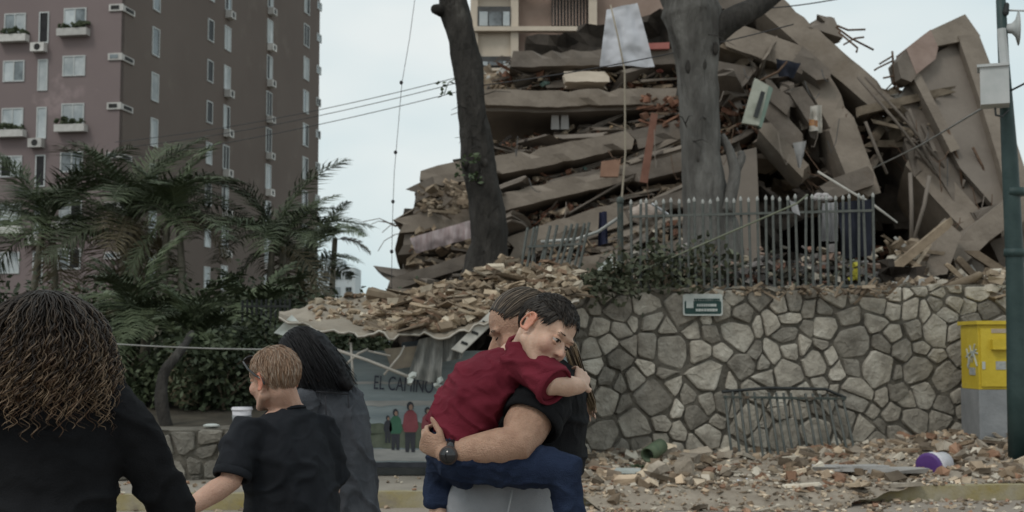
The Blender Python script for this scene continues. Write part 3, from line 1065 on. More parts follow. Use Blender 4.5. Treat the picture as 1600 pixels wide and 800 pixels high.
def trunk_mesh(pts, radii, n=18, amp=.1, sub=6):
    """pts: world points; adds bark relief"""
    P2 = []; R2 = []
    for i in range(len(pts) - 1):
        for k in range(sub):
            t = k / sub
            P2.append(V(pts[i]).lerp(V(pts[i + 1]), t)); R2.append(radii[i] * (1 - t) + radii[i + 1] * t)
    P2.append(V(pts[-1])); R2.append(radii[-1])
    # gentle smoothing of the path
    for _ in range(3):
        P2 = [P2[0]] + [(P2[i - 1] + P2[i] * 2 + P2[i + 1]) / 4 for i in range(1, len(P2) - 1)] + [P2[-1]]
    b = MB(); b.limb(P2, R2, n, .4)
    for i, p in enumerate(b.v):
        c = min(P2, key=lambda q: (q - p).length_squared)
        d = (p - c)
        s = fbm(V((p.x * 3, p.y * 3, p.z * .9)), 1.3) * amp
        b.v[i] = p + d * s
    return b


def leaf_clump(b, c, r, n, size):
    for _ in range(n):
        d = V((random.gauss(0, .5), random.gauss(0, .5), random.gauss(0, .4)))
        p = c + d * r
        a = V((rnd(-1, 1), rnd(-1, 1), rnd(-.8, .3))).normalized() * size * rnd(.6, 1.3)
        s = a.cross(V((rnd(-1, 1), rnd(-1, 1), rnd(-1, 1)))).normalized() * size * .3
        b.add([p, p + a * .5 + s, p + a, p + a * .5 - s], [(0, 1, 2, 3)])


# slim dark tree, left of the heap
YT = 22.0
pts = [P(758, 470, YT), P(757, 440, YT), P(764, 380, YT), P(757, 310, YT), P(746, 230, YT), P(736, 150, YT), P(722, 60, YT), P(708, 0, YT), P(690, -90, YT)]
pts[0].z = 2.0
t1 = thing('bare_tree', 'slim dark leaning tree trunk left of the fallen floors', 'tree', V((pts[0].x, YT, 2.0)))
rr = [M(36, YT), M(38, YT), M(29, YT), M(28, YT), M(26, YT), M(23, YT), M(21.5, YT), M(22, YT), M(15, YT)]
trunk_mesh(pts, rr, 26, .2, 12).build('trunk', m_bark1, t1, True)
b = trunk_mesh([P(722, 30, YT), P(704, 10, YT), P(690, 16, YT), P(680, 14, YT - .2)], [M(12, YT), M(13, YT), M(11, YT), M(8, YT)], 10); b.build('branch_stub', m_bark1, t1, True)
b = trunk_mesh([P(692, -80, YT), P(650, -180, YT + .5), P(640, -260, YT + .5)], [.14, .09, .03], 10); b.build('limb', m_bark1, t1, True)
b = trunk_mesh([P(690, -85, YT), P(720, -170, YT - .6), P(730, -270, YT - .6)], [.13, .08, .03], 10); b.build('limb', m_bark1, t1, True)
b = MB()
for x, y in ((640, -270), (655, -220), (730, -290), (720, -240), (700, -300)):
    leaf_clump(b, P(x, y, YT), .5, 90, .16)
b.build('crown', m_leaf, t1)
b = MB()
for k in range(10):
    c = P(697 + rnd(-8, 10), 138 + rnd(-12, 12), YT - .3); leaf_clump(b, c, .03, 1, .13)
b.tube([P(716, 120, YT), P(700, 130, YT - .3), P(694, 148, YT - .3)], .008, n=4)
b.build('leafy_sprig', m_leaf, t1)
for x, y, s in ((740, 262, 13), (752, 282, 10), (728, 255, 9), (757, 255, 8)):
    b = MB(); b.ell(P(x, y, YT - .24), (M(s, YT) * .8, .1, M(s, YT)), n=12, m=8); b.build('bark_knot', m_bark1, t1, True)
b = MB()
for _ in range(26):
    leaf_clump(b, P(728 + rnd(-12, 26), 262 + rnd(-24, 26), YT - .4), .05, 2, .1)
b.build('moss_leaves', m_leaf, t1)
b = trunk_mesh([P(776, 462, YT - .4), P(774, 440, YT - .4), P(768, 430, YT - .4)], [M(15, YT), M(14, YT), M(6, YT)], 10); b.build('root_stump', mat('cut_wood', (.16, .12, .085), (.24, .18, .13), 6, .9, .6, 20), t1, True)

# big grey tree in front of the heap
YG = 21.0
pts = [P(1118, 440, YG), P(1112, 380, YG), P(1102, 310, YG), P(1095, 240, YG), P(1092, 170, YG), P(1088, 90, YG), P(1080, 20, YG), P(1074, -40, YG)]
pts[0].z = 2.0
t2 = thing('grey_tree', 'thick grey tree trunk standing in front of the collapsed building behind the railing', 'tree', V((pts[0].x, YG, 2.0)))
rr = [M(52, YG), M(44, YG), M(36, YG), M(30, YG), M(30, YG), M(33, YG), M(45, YG), M(30, YG)]
trunk_mesh(pts, rr, 32, .17, 14).build('trunk', m_bark2, t2, True)
b = trunk_mesh([P(1078, 30, YG), P(1052, -20, YG + .1), P(1030, -110, YG + .3), P(1010, -220, YG + .3)], [M(30, YG), M(28, YG), .2, .06], 12); b.build('limb', m_bark2, t2, True)
b = trunk_mesh([P(1100, 60, YG), P(1140, 32, YG), P(1185, 10, YG + .3), P(1250, -40, YG + .8), P(1300, -140, YG + .8)], [M(26, YG), M(20, YG), M(17, YG), .13, .05], 12); b.build('limb', m_bark1, t2, True)
b = trunk_mesh([P(1095, 20, YG), P(1106, -40, YG), P(1120, -140, YG - .4)], [M(24, YG), M(18, YG), .07], 12); b.build('limb', m_bark2, t2, True)
for x, y, s in ((1082, 62, 12), (1098, 100, 14), (1076, 104, 11), (1106, 40, 14), (1090, 250, 7), (1118, 76, 10)):
    b = MB(); b.ell(P(x, y, YG - .27), (M(s, YG) * .5, .06, M(s, YG) * 1.1), n=12, m=8); b.build('bark_knot', m_bark1, t2, True)
b = MB()
for x, y in ((1010, -230), (1000, -190), (1300, -150), (1320, -190), (1120, -160), (1130, -210), (1050, -260)):
    leaf_clump(b, P(x, y, YG), .6, 110, .17)
b.build('crown', m_leaf, t2)
b = trunk_mesh([P(1136, 330, YG - .3), P(1150, 270, YG - .1), P(1140, 235, YG), P(1128, 212, YG)], [.12, .1, .075, .06], 10); b.build('side_stem', m_bark2, t2, True)
b = trunk_mesh([P(1148, 270, YG - .1), P(1160, 246, YG), P(1157, 238, YG)], [.08, .07, .06], 10); b.build('side_stem', m_bark2, t2, True)


b = MB()
for k in range(5):
    x0_, y0_ = rnd(1066, 1122), rnd(10, 260)
    a = P(x0_, y0_, YG - .25); e = P(x0_ + rnd(-60, 60), y0_ + rnd(-40, 20), YG - .7)
    b.tube([a, a.lerp(e, .5) + V((0, 0, .06)), e], .012, .004, 4)
b.build('twigs', m_bark1, t2)['kind'] = 'stuff'
b = MB()
for k in range(12):
    x0_, y0_ = rnd(728, 765), rnd(120, 400)
    a = P(x0_, y0_, YT - .2); e = P(x0_ + rnd(-50, 50), y0_ + rnd(-40, 15), YT - .6)
    b.tube([a, a.lerp(e, .5) + V((0, 0, .05)), e], .011, .004, 4)
b.build('twigs', m_bark1, t1)['kind'] = 'stuff'

# ---------------------------------------------------------------- palms
def frond_mesh(L, droop, n=34, lw=.03, seed=0):
    rs = random.Random(seed)
    b = MB()
    pts = []
    for i in range(13):
        t = i / 12
        pts.append(V((L * (t - .12 * droop * t * t), 0, L * (.10 * t - droop * .62 * t ** 2.2))))
    b.limb(pts, [.018 * L / 2 * (1 - .85 * i / 12) + .002 for i in range(13)], 5, 0)
    for i in range(n):
        t = .14 + .86 * i / n
        k = t * 12; a = int(min(k, 11)); p = pts[a].lerp(pts[a + 1], k - a)
        tan = (pts[a + 1] - pts[a]).normalized()
        ll = L * .36 * math.sin(math.pi * (t * .86 + .1)) ** .7 * rs.uniform(.85, 1.1)
        for s in (-1, 1):
            d = (tan * rs.uniform(.45, .75) + V((0, s, 0)) * rs.uniform(.7, .95) + V((0, 0, rs.uniform(-.05, .4)))).normalized()
            q = p + d * ll * .5
            e = p + d * ll + V((0, 0, -ll * rs.uniform(.15, .42)))
            w = (tan * lw * rs.uniform(.7, 1.2))
            b.add([p - w * .3, p + w * .3, q + w * .55, e, q - w * .55], [(0, 1, 2, 4), (4, 2, 3)])
    return b.mesh('frond', V((0, 0, 0)), False)


FR = {}


def palm(label, px, py, Y, size, stems, fronds, base_px=None, dry=0, group='feathery palms in the garden'):
    c = P(px, py, Y)
    gz = .55 + .5 * min(1, (Y - 13) / 12)
    t = thing('palm_tree', label, 'palm', V((c.x, Y, gz)), group)
    b = MB()
    for k in range(stems):
        a = 6.28 * k / stems + .6
        bx = V((c.x + (.25 * math.cos(a) if stems > 1 else 0), Y + .25 * math.sin(a), gz - .05))
        top = c + V((.12 * math.cos(a), .1, 0))
        b = trunk_mesh([bx, bx.lerp(top, .5) + V((rnd(-.1, .1), 0, 0)), top], [.085, .07, .055], 9, .06, 5)
        b.build('trunk', m_pstem, t, True)
    for k in range(fronds):
        key = (round(size, 1), k % 4)
        if key not in FR:
            FR[key] = frond_mesh(size, (.7, 1.0, 1.25, .85)[k % 4], 48, seed=k + int(size * 10), lw=.029)
            FR[key].materials.append(m_palm)
        me = FR[key]
        if k > fronds * .86:
            if ('dry', key) not in FR:
                FR['dry', key] = FR[key].copy(); FR['dry', key].materials.clear(); FR['dry', key].materials.append(m_palm2)
            me = FR['dry', key]
        o = bpy.data.objects.new('frond', me); COL.objects.link(o)
        o.parent = t
        o.location = c - ORI[t.name] + V((rnd(-.1, .1), rnd(-.1, .1), rnd(-.1, .15)))
        az = 6.283 * k * .381966 + rnd(-.2, .2)
        pit = -R(rnd(62, 82)) if k % 4 == 0 else -R(rnd(18, 58))
        if k > fronds * .75:
            pit = R(rnd(-5, 42))
        o.rotation_euler = (rnd(-.3, .3), pit, az)
        o.scale = (rnd(.8, 1.12),) * 3
    return t


palm('large full palm in front of the pink tower face, above the curly-haired person', 205, 350, 23, 2.15, 3, 24)
palm('bushy palm at the far left edge under the tower windows', 70, 362, 24, 2.1, 2, 20)
palm('palm with upright fronds right of the tower corner', 268, 345, 22, 1.6, 2, 15)
palm('palm with spread fronds against the brown tower face', 432, 382, 23, 1.75, 2, 20)
palm('thin palm at the tower edge, against the sky', 515, 372, 27, 1.0, 1, 9)
palm('dark palm between the spread palm and the tower edge', 478, 420, 24, 1.2, 2, 11)
palm('low palm with long arching fronds beside the curly hair', 215, 505, 17, 1.15, 1, 18)
palm('low dark palm by the cable, left of the cropped-hair person', 300, 530, 16.5, .95, 1, 16)
palm('small palm behind the dark railing, left of the fallen kiosk roof', 400, 490, 19, .95, 1, 14)
# curved bare stem in the hollow under the palms
b = trunk_mesh([V((P(262, 660, 14.6).x, 14.6, .55)), P(250, 620, 14.6), P(255, 580, 14.7), P(285, 545, 14.9), P(300, 520, 16)], [.065, .06, .055, .05, .04], 12, .35)
tag(b.build('bent_palm_stem', m_bark1, None, True), 'bent dark palm stem curving out of the hollow above the low wall', 'stem')

# ---------------------------------------------------------------- shrubs (each its own plant)
m_shr = mat('shrub_leaf', (.025, .037, .019), (.07, .086, .046), 1.6, .6, rand=.3)


def shrub(name, label, px, py, Y, w, h, gz, n=900, size=.14, m=None, group=None):
    c = P(px, py, Y)
    t = thing(name, label, 'shrub', V((c.x, Y, gz)), group)
    b = MB()
    for k in range(7):
        e = V((c.x + rnd(-.35, .35) * w, Y + rnd(-.3, .3), gz + h * rnd(.5, .95)))
        b.tube([V((c.x + rnd(-.1, .1) * w, Y + rnd(-.1, .1), gz - .05)), (V((c.x, Y, gz)) + e) / 2 + V((rnd(-.1, .1), 0, .1)), e], .022, .006, 5)
    b.build('stems', m_twig, t)
    b = MB()
    cl = [V((c.x + rnd(-.45, .45) * w, Y + rnd(-.5, .5), gz + h * rnd(.12, .92))) for _ in range(16)]
    for q in cl:
        leaf_clump(b, q, min(w, h) * .34, n // 16, size)
    b.build('foliage', m or m_shr, t)
    return t


sh = [(150, 520, 18.5, 2.6, 1.5), (270, 500, 19.5, 2.6, 1.7), (360, 520, 19, 2.4, 1.5), (470, 500, 20.5, 2.4, 1.7), (560, 515, 21, 2.0, 1.3), (200, 585, 16.6, 1.6, .8),
      (340, 590, 16.2, 1.6, .85), (60, 560, 17, 2.2, 1.2), (-90, 540, 18, 2.6, 1.5), (430, 575, 17.2, 1.6, 1.1), (520, 560, 18.2, 1.6, 1.3)]
wh = ['behind the curly hair', 'under the large palm', 'behind the cable in the garden', 'behind the black-haired person', 'left of the rubble-covered kiosk',
      'just above the low wall beside the curly hair', 'in the dark hollow above the low wall', 'behind the black sweatshirt', 'beyond the left picture edge',
      'left of the cropped head', 'behind the kiosk corner']
for (x, y, Y, w, h), s in zip(sh, wh):
    shrub('garden_shrub', 'dark leafy garden shrub ' + s, x, y, Y, w, h, .6 + .4 * min(1, (Y - 13) / 12), 2400, .10, group='shrubs in the garden')
# hedge line further back that closes the garden under the tower
for i, x in enumerate((-60, 40, 150, 260, 360, 460, 545)):
    shrub('background_bush', 'dense dark bush at the foot of the tower ' + ('beyond the left edge', 'behind the leftmost palm', 'behind the large palm', 'behind the upright palm', 'left of the garden railing', 'behind the spread palm', 'at the right tower edge')[i], x, 520, 44 + rnd(-2, 2), 5.5, 1.7 + rnd(-.3, .4), .9, 1500, .34, group='bushes along the foot of the tower')

# trailing green plants on the stone wall under the railing
gl = [(935, 440, 15.75, .8, .45), (985, 430, 15.72, .9, .6), (1040, 425, 15.74, .9, .65), (1090, 415, 16.4, .8, .9), (900, 455, 15.7, .5, .35)]
for (x, y, Y, w, h), s in zip(gl, ('left of the railing', 'under the torn carpet on the railing', 'left of the street sign', 'against the grey trunk behind the railing', 'at the broken wall end')):
    shrub('climbing_plant', 'straggly dark climbing plant ' + s, x, y, Y, w, h, 2.05, 420, .1, m=mat('climber_leaf', (.035, .045, .025), (.085, .09, .055), 3, .7, rand=.3))

# ================================================================ RAILINGS, STREET THINGS
m_iron = mat('green_iron', (.04, .052, .048), (.07, .082, .075), 6, .7, .3, 40, c3=(.12, .085, .06), c3scale=5, c3lo=.52, c3hi=.66)
m_ironl = mat('weathered_iron', (.07, .08, .075), (.12, .125, .115), 6, .6, .3, 40)
m_irond = mat('dark_iron', (.015, .018, .018), (.03, .032, .032), 6, .6)
m_tip = mat('pale_spear_tip', (.25, .26, .25), (.4, .4, .38), 6, .7)


def railing(name, label, p0, p1, h0, h1, n, lean=0.0, rails=(.08, .86), r=.017, tips=True, m=None, wob=.0, group=None):
    """p0,p1: feet of the first and last bar (world)"""
    t = thing(name, label, 'railing', (p0 + p1) / 2, group)
    m = m or m_iron
    d = (p1 - p0).normalized()
    up = V((0, 0, 1)) + d * lean
    for k in range(n):
        s = k / (n - 1)
        f = p0.lerp(p1, s); h = h0 + (h1 - h0) * s
        tip = f + up * h * rnd(.985, 1.015) + V((rnd(-wob, wob), rnd(-wob, wob), 0))
        b = MB(); b.limb([f, f.lerp(tip, .5), tip], [r, r, r], 6, 0)
        o = b.build('bar', m, t)
        if tips:
            b = MB(); b.limb([tip - V((0, 0, .01)), tip + V((0, 0, .015)), tip + V((0, 0, .05))], [r * 1.05, r * 1.25, .004], 6, 0); b.build('spear_tip', m_tip, o)
    for q in rails:
        b = MB()
        a = p0 + up * h0 * q; c = p1 + up * h1 * q
        w = V((d.y, -d.x, 0)) * .004
        b.limb([a + w, c + w], [.021, .021], 4, 0)
        b.build('rail', m, t)
    return t


YR = lambda X: wallY(X) + .12
def foot(px, py, z=None):
    X = 0
    Y = 15.5
    for _ in range(6):
        X = P(px, py, Y).x; Y = YR(X)
    p = P(px, py, Y)
    return p


f0, f1 = foot(988, 452), foot(1366, 446)
f0.z, f1.z = 2.08, 2.16
h0 = foot(988, 318).z - f0.z; h1 = foot(1366, 308).z - f1.z
railing('iron_railing', 'upright green iron railing with pale spear tips on the stone wall', f0, f1, h0, h1, 32, wob=.022, m=m_ironl)
g0, g1 = foot(808, 455), foot(872, 450)
g0.y += .1; g1.y += .1
g0 = P(808, 455, g0.y); g1 = P(896, 455, g1.y); g0.z = min(g0.z, 2.14); g1.z = min(g1.z, 2.14)
railing('leaning_railing', 'broken bent railing section leaning right among rubble beside the dark tree', g0, g1, .80, .86, 12, .22, (.7,), .018, False, wob=.06, m=m_ironl)
b = MB(); b.limb([P(845, 378, 16.9), P(900, 374, 16.9), P(935, 362, 16.8), P(970, 338, 16.6)], [.022] * 4, 6, 0)
tag(b.build('bent_rail', m_tip, None, True), 'bent pale top rail torn loose between the two railings', 'rail')
b = MB(); q = P(970, 455, 16.5); q.z = 2.05
b.limb([q, P(969, 318, 16.5)], [.04, .04], 6, 0); b.ell(P(969, 314, 16.5), (.05, .05, .06))
tag(b.build('railing_post', m_iron, None), 'square green iron post at the left end of the railing', 'post')

# loose panel standing against the foot of the stone wall
lx0, lx1 = P(1140, 725, 15.0), P(1340, 715, 15.15)
lp = thing('loose_railing_panel', 'torn-off iron railing panel leaning against the stone wall below the sign', 'railing', V(((lx0.x + lx1.x) / 2, 15.1, .2)))
def LP(x, y):
    return P(x, y, 15.12 + (x - 1130) * .0011 + (725 - y) * .0022)
for k in range(17):
    s = k / 16
    a = LP(1146 + 192 * s, 728 - 10 * s); c = LP(1133 + 182 * s, 612 + 4 * s + (6 if k % 5 == 0 else 0))
    b = MB(); b.limb([a, a.lerp(c, .5) + V((rnd(-.01, .01), 0, 0)), c], [.016] * 3, 6, 0); b.build('bar', m_ironl, lp)
for s in (.04, .93):
    b = MB(); b.limb([LP(1146 - 13 * s, 728 - 116 * s) + V((-.03, -.02, 0)), LP(1338 - 23 * s, 718 - 102 * s) + V((.03, -.02, 0))], [.02, .02], 4, 0); b.build('rail', m_iron, lp)
b = MB(); b.limb([LP(1128, 612), LP(1200, 606), LP(1290, 608), LP(1322, 622)], [.02] * 4, 5, 0); b.build('top_rail', m_irond, lp)

# street sign
sg = P(1104, 475, 15.25); sg.y = wallY(sg.x) - .125
S = sg.y / FPX
sign = thing('street_sign', 'small green and white street name sign on the stone wall', 'sign', sg - V((0, 0, .13)))
def rrect(w, h, r, c, Y):
    pts = []
    for qx, qy, a0 in ((1, 1, 0), (-1, 1, 90), (-1, -1, 180), (1, -1, 270)):
        for k in range(4):
            a = R(a0 + k * 30)
            pts.append(V((c.x + qx * (w / 2 - r) + r * math.cos(a), Y, c.z + qy * (h / 2 - r) + r * math.sin(a))))
    return pts
m_sgw = mat('sign_white', (.38, .42, .40), (.48, .5, .48), 8, .5)
m_sgg = mat('sign_green', (.012, .04, .036), (.02, .055, .05), 8, .5)
W_, H_ = 62 * S, 34 * S
b = MB(); b.prism(rrect(W_, H_, .03, sg, sg.y), V((0, .025, 0))); b.build('sign_plate', m_sgw, sign, fix=True)
b = MB(); b.prism(rrect(W_ - .035, H_ * .60, .02, sg - V((0, 0, H_ * .12)), sg.y - .004), V((0, .006, 0))); b.build('green_field', m_sgg, sign, fix=True)
b = MB(); b.box(sg + V((-W_ * .33, -.006, .02)), (W_ * .18, .006, H_ * .45)); b.build('emblem_panel', m_sgw, sign)
def rows(cx, cz, w, h, n, nm, mtt):
    # lettering too small to read: a row of letter-sized marks
    b = MB()
    for k in range(n):
        b.box(V((cx - w / 2 + w * (k + .5) / n, sg.y - .008, cz)), (w / n * rnd(.6, .95), .004, h * rnd(.85, 1)))
    b.build(nm, mtt, sign)
rows(sg.x + W_ * .1, sg.z + H_ * .24, W_ * .66, H_ * .10, 11, 'lettering', m_sgg)
rows(sg.x + W_ * .09, sg.z - H_ * .02, W_ * .5, H_ * .13, 9, 'lettering', m_sgw)
rows(sg.x + W_ * .09, sg.z - H_ * .24, W_ * .56, H_ * .13, 8, 'lettering', m_sgw)

# yellow cabinet
m_yel = mat('yellow_paint', (.50, .37, .03), (.60, .46, .05), 3, .5, .2, 30, c3=(.36, .26, .05), c3scale=3, c3lo=.6, c3hi=.75)
m_gry = mat('grey_cabinet_base', (.20, .21, .22), (.26, .27, .28), 4, .7, .3, 20)
YC = 15.35
xl, xr = P(1530, 600, YC).x, P(1612, 600, YC).x
zc0, zc1, zt = .12, P(1530, 609, YC).z, P(1530, 508, YC).z
cb = thing('utility_cabinet', 'yellow utility cabinet on a grey base beside the street pole', 'cabinet', V(((xl + xr) / 2, YC + .3, .14)))
b = MB(); b.box(((xl + xr) / 2, YC + .3, (zc0 + zc1) / 2), (xr - xl + .02, .62, zc1 - zc0)); b.build('base', m_gry, cb)
b = MB(); b.box(((xl + xr) / 2, YC + .3, (zc1 + zt) / 2 + .004), (xr - xl, .58, zt - zc1)); b.build('housing', m_yel, cb)
b = MB(); b.box(((xl + xr) / 2, YC + .3, zt + .03), (xr - xl + .05, .66, .045)); b.build('cap', m_yel, cb)
b = MB(); b.box(((xl + xr) / 2, YC - .002, (zc1 + zt) / 2), (xr - xl - .05, .03, zt - zc1 - .08)); dr = b.build('door', m_yel, cb)
b = MB(); c = P(1563, 537, YC - .05); b.box(c, (.2, .06, .10)); b.box(c + V((0, -.005, -.06)), (.21, .07, .02)); b.build('letter_flap', m_yel, dr)
b = MB(); b.box(P(1537, 571, YC - .02), (.035, .012, .09)); b.build('lock_plate', m_sgw, dr)
m_stk = mat('grey_sticker', (.25, .27, .27), (.42, .43, .42), 25, .6)
b = MB(); b.box(P(1564, 571, YC - .02), (.12, .006, .1)); b.build('sticker', m_stk, dr)
b = MB(); b.box(P(1562, 517, YC - .02), (.2, .006, .05)); b.build('sticker', mat('faded_label', (.35, .28, .2), (.42, .36, .3), 20, .6), dr)
def side(px, py):
    Y = xl / ((px - 800) / FPX)
    q = P(px, py, Y); q.x = xl - .004
    return q
b = MB()      # pale painted scribble on the side
for ln in ([(1509, 545), (1512, 560), (1511, 575), (1515, 560)], [(1514, 540), (1518, 556), (1522, 538)], [(1510, 572), (1516, 556), (1524, 546)], [(1517, 566), (1520, 552), (1525, 572)], [(1508, 558), (1517, 549), (1526, 552)]):
    b.limb([side(x, y) for x, y in ln], [.012] * len(ln), 4, 0)
b.build('graffiti', m_sgw, cb)
b = MB(); q = side(1517, 580); b.box(q, (.006, .2, .09)); b.build('sticker', m_stk, cb)

# street pole with camera box and speaker
YPOLE = 14.2
m_pole = mat('dark_green_pole', (.02, .04, .04), (.035, .06, .058), 4, .5, .2, 30)
m_pg = mat('pale_metal_box', (.40, .42, .42), (.48, .49, .49), 4, .6)
pb = P(1592, 720, YPOLE); pb.z = .13
pl = thing('street_pole', 'dark green street pole at the right edge carrying a box and horn speaker', 'pole', pb)
b = MB(); b.limb([pb, P(1589, 600, YPOLE), P(1586, 420, YPOLE), P(1578, 250, YPOLE), P(1568, 90, YPOLE), P(1561, -60, YPOLE)], [.115, .11, .10, .09, .06, .05], 14, 0); b.build('post', m_pole, pl, True)
b = MB(); b.limb([pb, pb + V((0, 0, .12))], [.2, .17], 14, 0); b.build('base_flange', m_pole, pl, True)
for y in (395, 300):
    b = MB(); b.limb([P(1585, y + 6, YPOLE), P(1585, y - 6, YPOLE)], [.115, .115], 14, 0); b.build('collar', m_pole, pl, True)
q = P(1554, 136, YPOLE - .2)
b = MB(); b.box(q, (M(42, YPOLE), .3, M(60, YPOLE)), Matrix.Rotation(R(-20), 3, 'Z')); bx = b.build('equipment_box', m_pg, pl)
b = MB(); b.box(P(1551, 106, YPOLE - .2), (M(46, YPOLE), .34, .03), Matrix.Rotation(R(-20), 3, 'Z')); b.build('lid', m_pg, bx)
b = MB(); b.limb([P(1565, 45, YPOLE - .08), P(1570, 102, YPOLE - .08)], [.05, .055], 8, 0); b.build('conduit', m_pg, pl)
b = MB(); b.tube([P(1555, 168, YPOLE - .3), P(1556, 180, YPOLE - .3), P(1566, 182, YPOLE - .2), P(1576, 172, YPOLE - .1)], .012, n=5); b.build('cable_loop', m_irond, pl)
# horn speaker (round dish seen edge-on)
b = MB(); ax = V((1, -.25, 0)).normalized(); c0 = P(1572, 45, YPOLE)
b.limb([c0, c0 + ax * .06, c0 + ax * .10, c0 + ax * .13], [.05, .06, .10, .20], 14, 0); sp = b.build('horn_speaker', m_pg, pl, True)
b = MB(); b.limb([P(1566, 16, YPOLE), P(1605, 17, YPOLE - .1)], [.012, .012], 5, 0); b.limb([c0 + ax * .1, P(1592, 16, YPOLE)], [.01, .01], 5, 0); b.build('bracket', m_pg, sp)
b = MB(); b.limb([P(1573, 8, YPOLE - .05), P(1571, 20, YPOLE - .05)], [.03, .04], 8, 1); b.build('camera_head', m_irond, pl)

# ---------------------------------------------------------------- fallen kiosk with painted panel
YK = 13.62
m_mur = mat('mural_blue_grey', (.14, .175, .19), (.235, .275, .285), 1.4, .7, .2, 20, stretch=(.5, 1, 5))
m_mdk = mat('mural_dark_paint', (.025, .028, .035), (.04, .042, .05), 8, .8)
m_mgr = mat('mural_green_paint', (.05, .065, .045), (.11, .125, .095), 5, .8)
m_mpl = mat('mural_pale_paint', (.22, .225, .22), (.30, .30, .29), 5, .8, stretch=(.6, 1, 5))
kx0, kx1 = P(492, 700, YK).x, P(905, 700, YK).x
kz0, kz1 = .16, P(600, 548, YK).z
kk = thing('kiosk', 'crushed street kiosk with a painted front under a rubble-covered roof', 'kiosk', V(((kx0 + kx1) / 2, YK + .6, .14)))
b = MB(); b.box(((kx0 + kx1) / 2, YK + .03, (kz0 + kz1) / 2), (kx1 - kx0, .06, kz1 - kz0)); panel = b.build('mural_panel', m_mur, kk)
def flat(name, poly, m, lift=.004, par=None):
    b = MB(); b.prism([P(x, y, YK) - V((0, lift, 0)) for x, y in poly], V((0, .003, 0))); return b.build(name, m, par or panel, fix=True)
def rough_band(y0, y1, seed, amp=3):
    pts = []
    xs = list(range(496, 905, 14))
    for x in xs:
        pts.append((x, y0 + amp * noise.noise(V((x * .05, seed, 0)))))
    for x in xs[::-1]:
        pts.append((x, y1 + amp * noise.noise(V((x * .06, seed + 5, 0)))))
    return pts
flat('painted_hedge', rough_band(662, 700, 2, 7), m_mgr, .004)
flat('painted_road', rough_band(702, 720, 4, 3), m_mpl, .004)
flat('painted_stripe', rough_band(626, 634, 6, 4), m_mpl, .004)
flat('painted_stripe', rough_band(596, 600, 8, 3), m_mpl, .004)
flat('painted_base', rough_band(722, 740, 9, 2), m_mdk, .004)
me = text_mesh('EL CAMINO', .21, 'lettering')
m_let = mat('mural_letter_paint', (.035, .04, .06), (.06, .065, .085), 8, .8)
me.materials.clear(); me.materials.append(m_let)
o = bpy.data.objects.new('lettering', me); COL.objects.link(o)
q = P(630, 611, YK) - V((0, .012, 0))
o.parent = panel; o.location = q - ORI[panel.name]; o.rotation_euler = (R(90), R(4), 0); o.scale = (.58, 1, 1)
ORI[o.name] = q
m_pred = mat('mural_red_paint', (.15, .04, .05), (.22, .065, .075), 6, .8)
m_pgn = mat('mural_shirt_green', (.03, .095, .06), (.05, .13, .085), 6, .8)
m_psk = mat('mural_skin_paint', (.20, .13, .10), (.26, .18, .14), 6, .8)
def figure(x, yt, s, shirt, nm):
    b = MB()
    f = flat('painted_figure', [(x - 10 * s, yt + 20 * s), (x - 4 * s, yt + 13 * s), (x + 5 * s, yt + 13 * s), (x + 11 * s, yt + 20 * s), (x + 14 * s, yt + 42 * s), (x + 10 * s, yt + 50 * s), (x - 10 * s, yt + 50 * s), (x - 13 * s, yt + 40 * s)], shirt, .0085)
    flat('painted_head', [(x + 6 * s * math.cos(a * .7), yt + 6 * s + 8 * s * math.sin(a * .7)) for a in range(9)], m_mdk, .0085, f)
    flat('painted_face', [(x + 1 + 3.5 * s * math.cos(a * .7), yt + 8 * s + 5 * s * math.sin(a * .7)) for a in range(9)], m_psk, .0125, f)
    flat('painted_legs', [(x - 9 * s, yt + 51 * s), (x + 9 * s, yt + 51 * s), (x + 8 * s, yt + 84 * s), (x + 2 * s, yt + 84 * s), (x, yt + 62 * s), (x - 2 * s, yt + 84 * s), (x - 8 * s, yt + 84 * s)], m_mdk, .0085, f)
figure(618, 640, .75, m_pgn, 'g'); figure(641, 629, .92, m_pred, 'r'); figure(668, 637, .75, m_pred, 'r2'); figure(606, 650, .5, m_mdk, 'd')
for x in (500, 700, 895):
    b = MB(); a = P(x, 700, YK + .12); b.limb([V((a.x, YK + .12, .1)), V((a.x, YK + .12, kz1 + .12))], [.035, .035], 6, 0); b.build('post', m_irond, kk)
for x0_ in (kx0, kx1):
    b = MB(); b.box((x0_, YK + .66, (kz0 + kz1) / 2 - .05), (.05, 1.2, kz1 - kz0 - .1)); b.build('side_panel', m_mur, kk)
b = MB(); b.box(((kx0 + kx1) / 2, YK + 1.27, .75), (kx1 - kx0, .05, 1.2)); b.build('back_panel', m_mur, kk)
b = MB(); b.box(((kx0 + kx1) / 2, YK - .03, .185), (kx1 - kx0 + .1, .16, .07)); b.build('plinth', m_irond, kk)

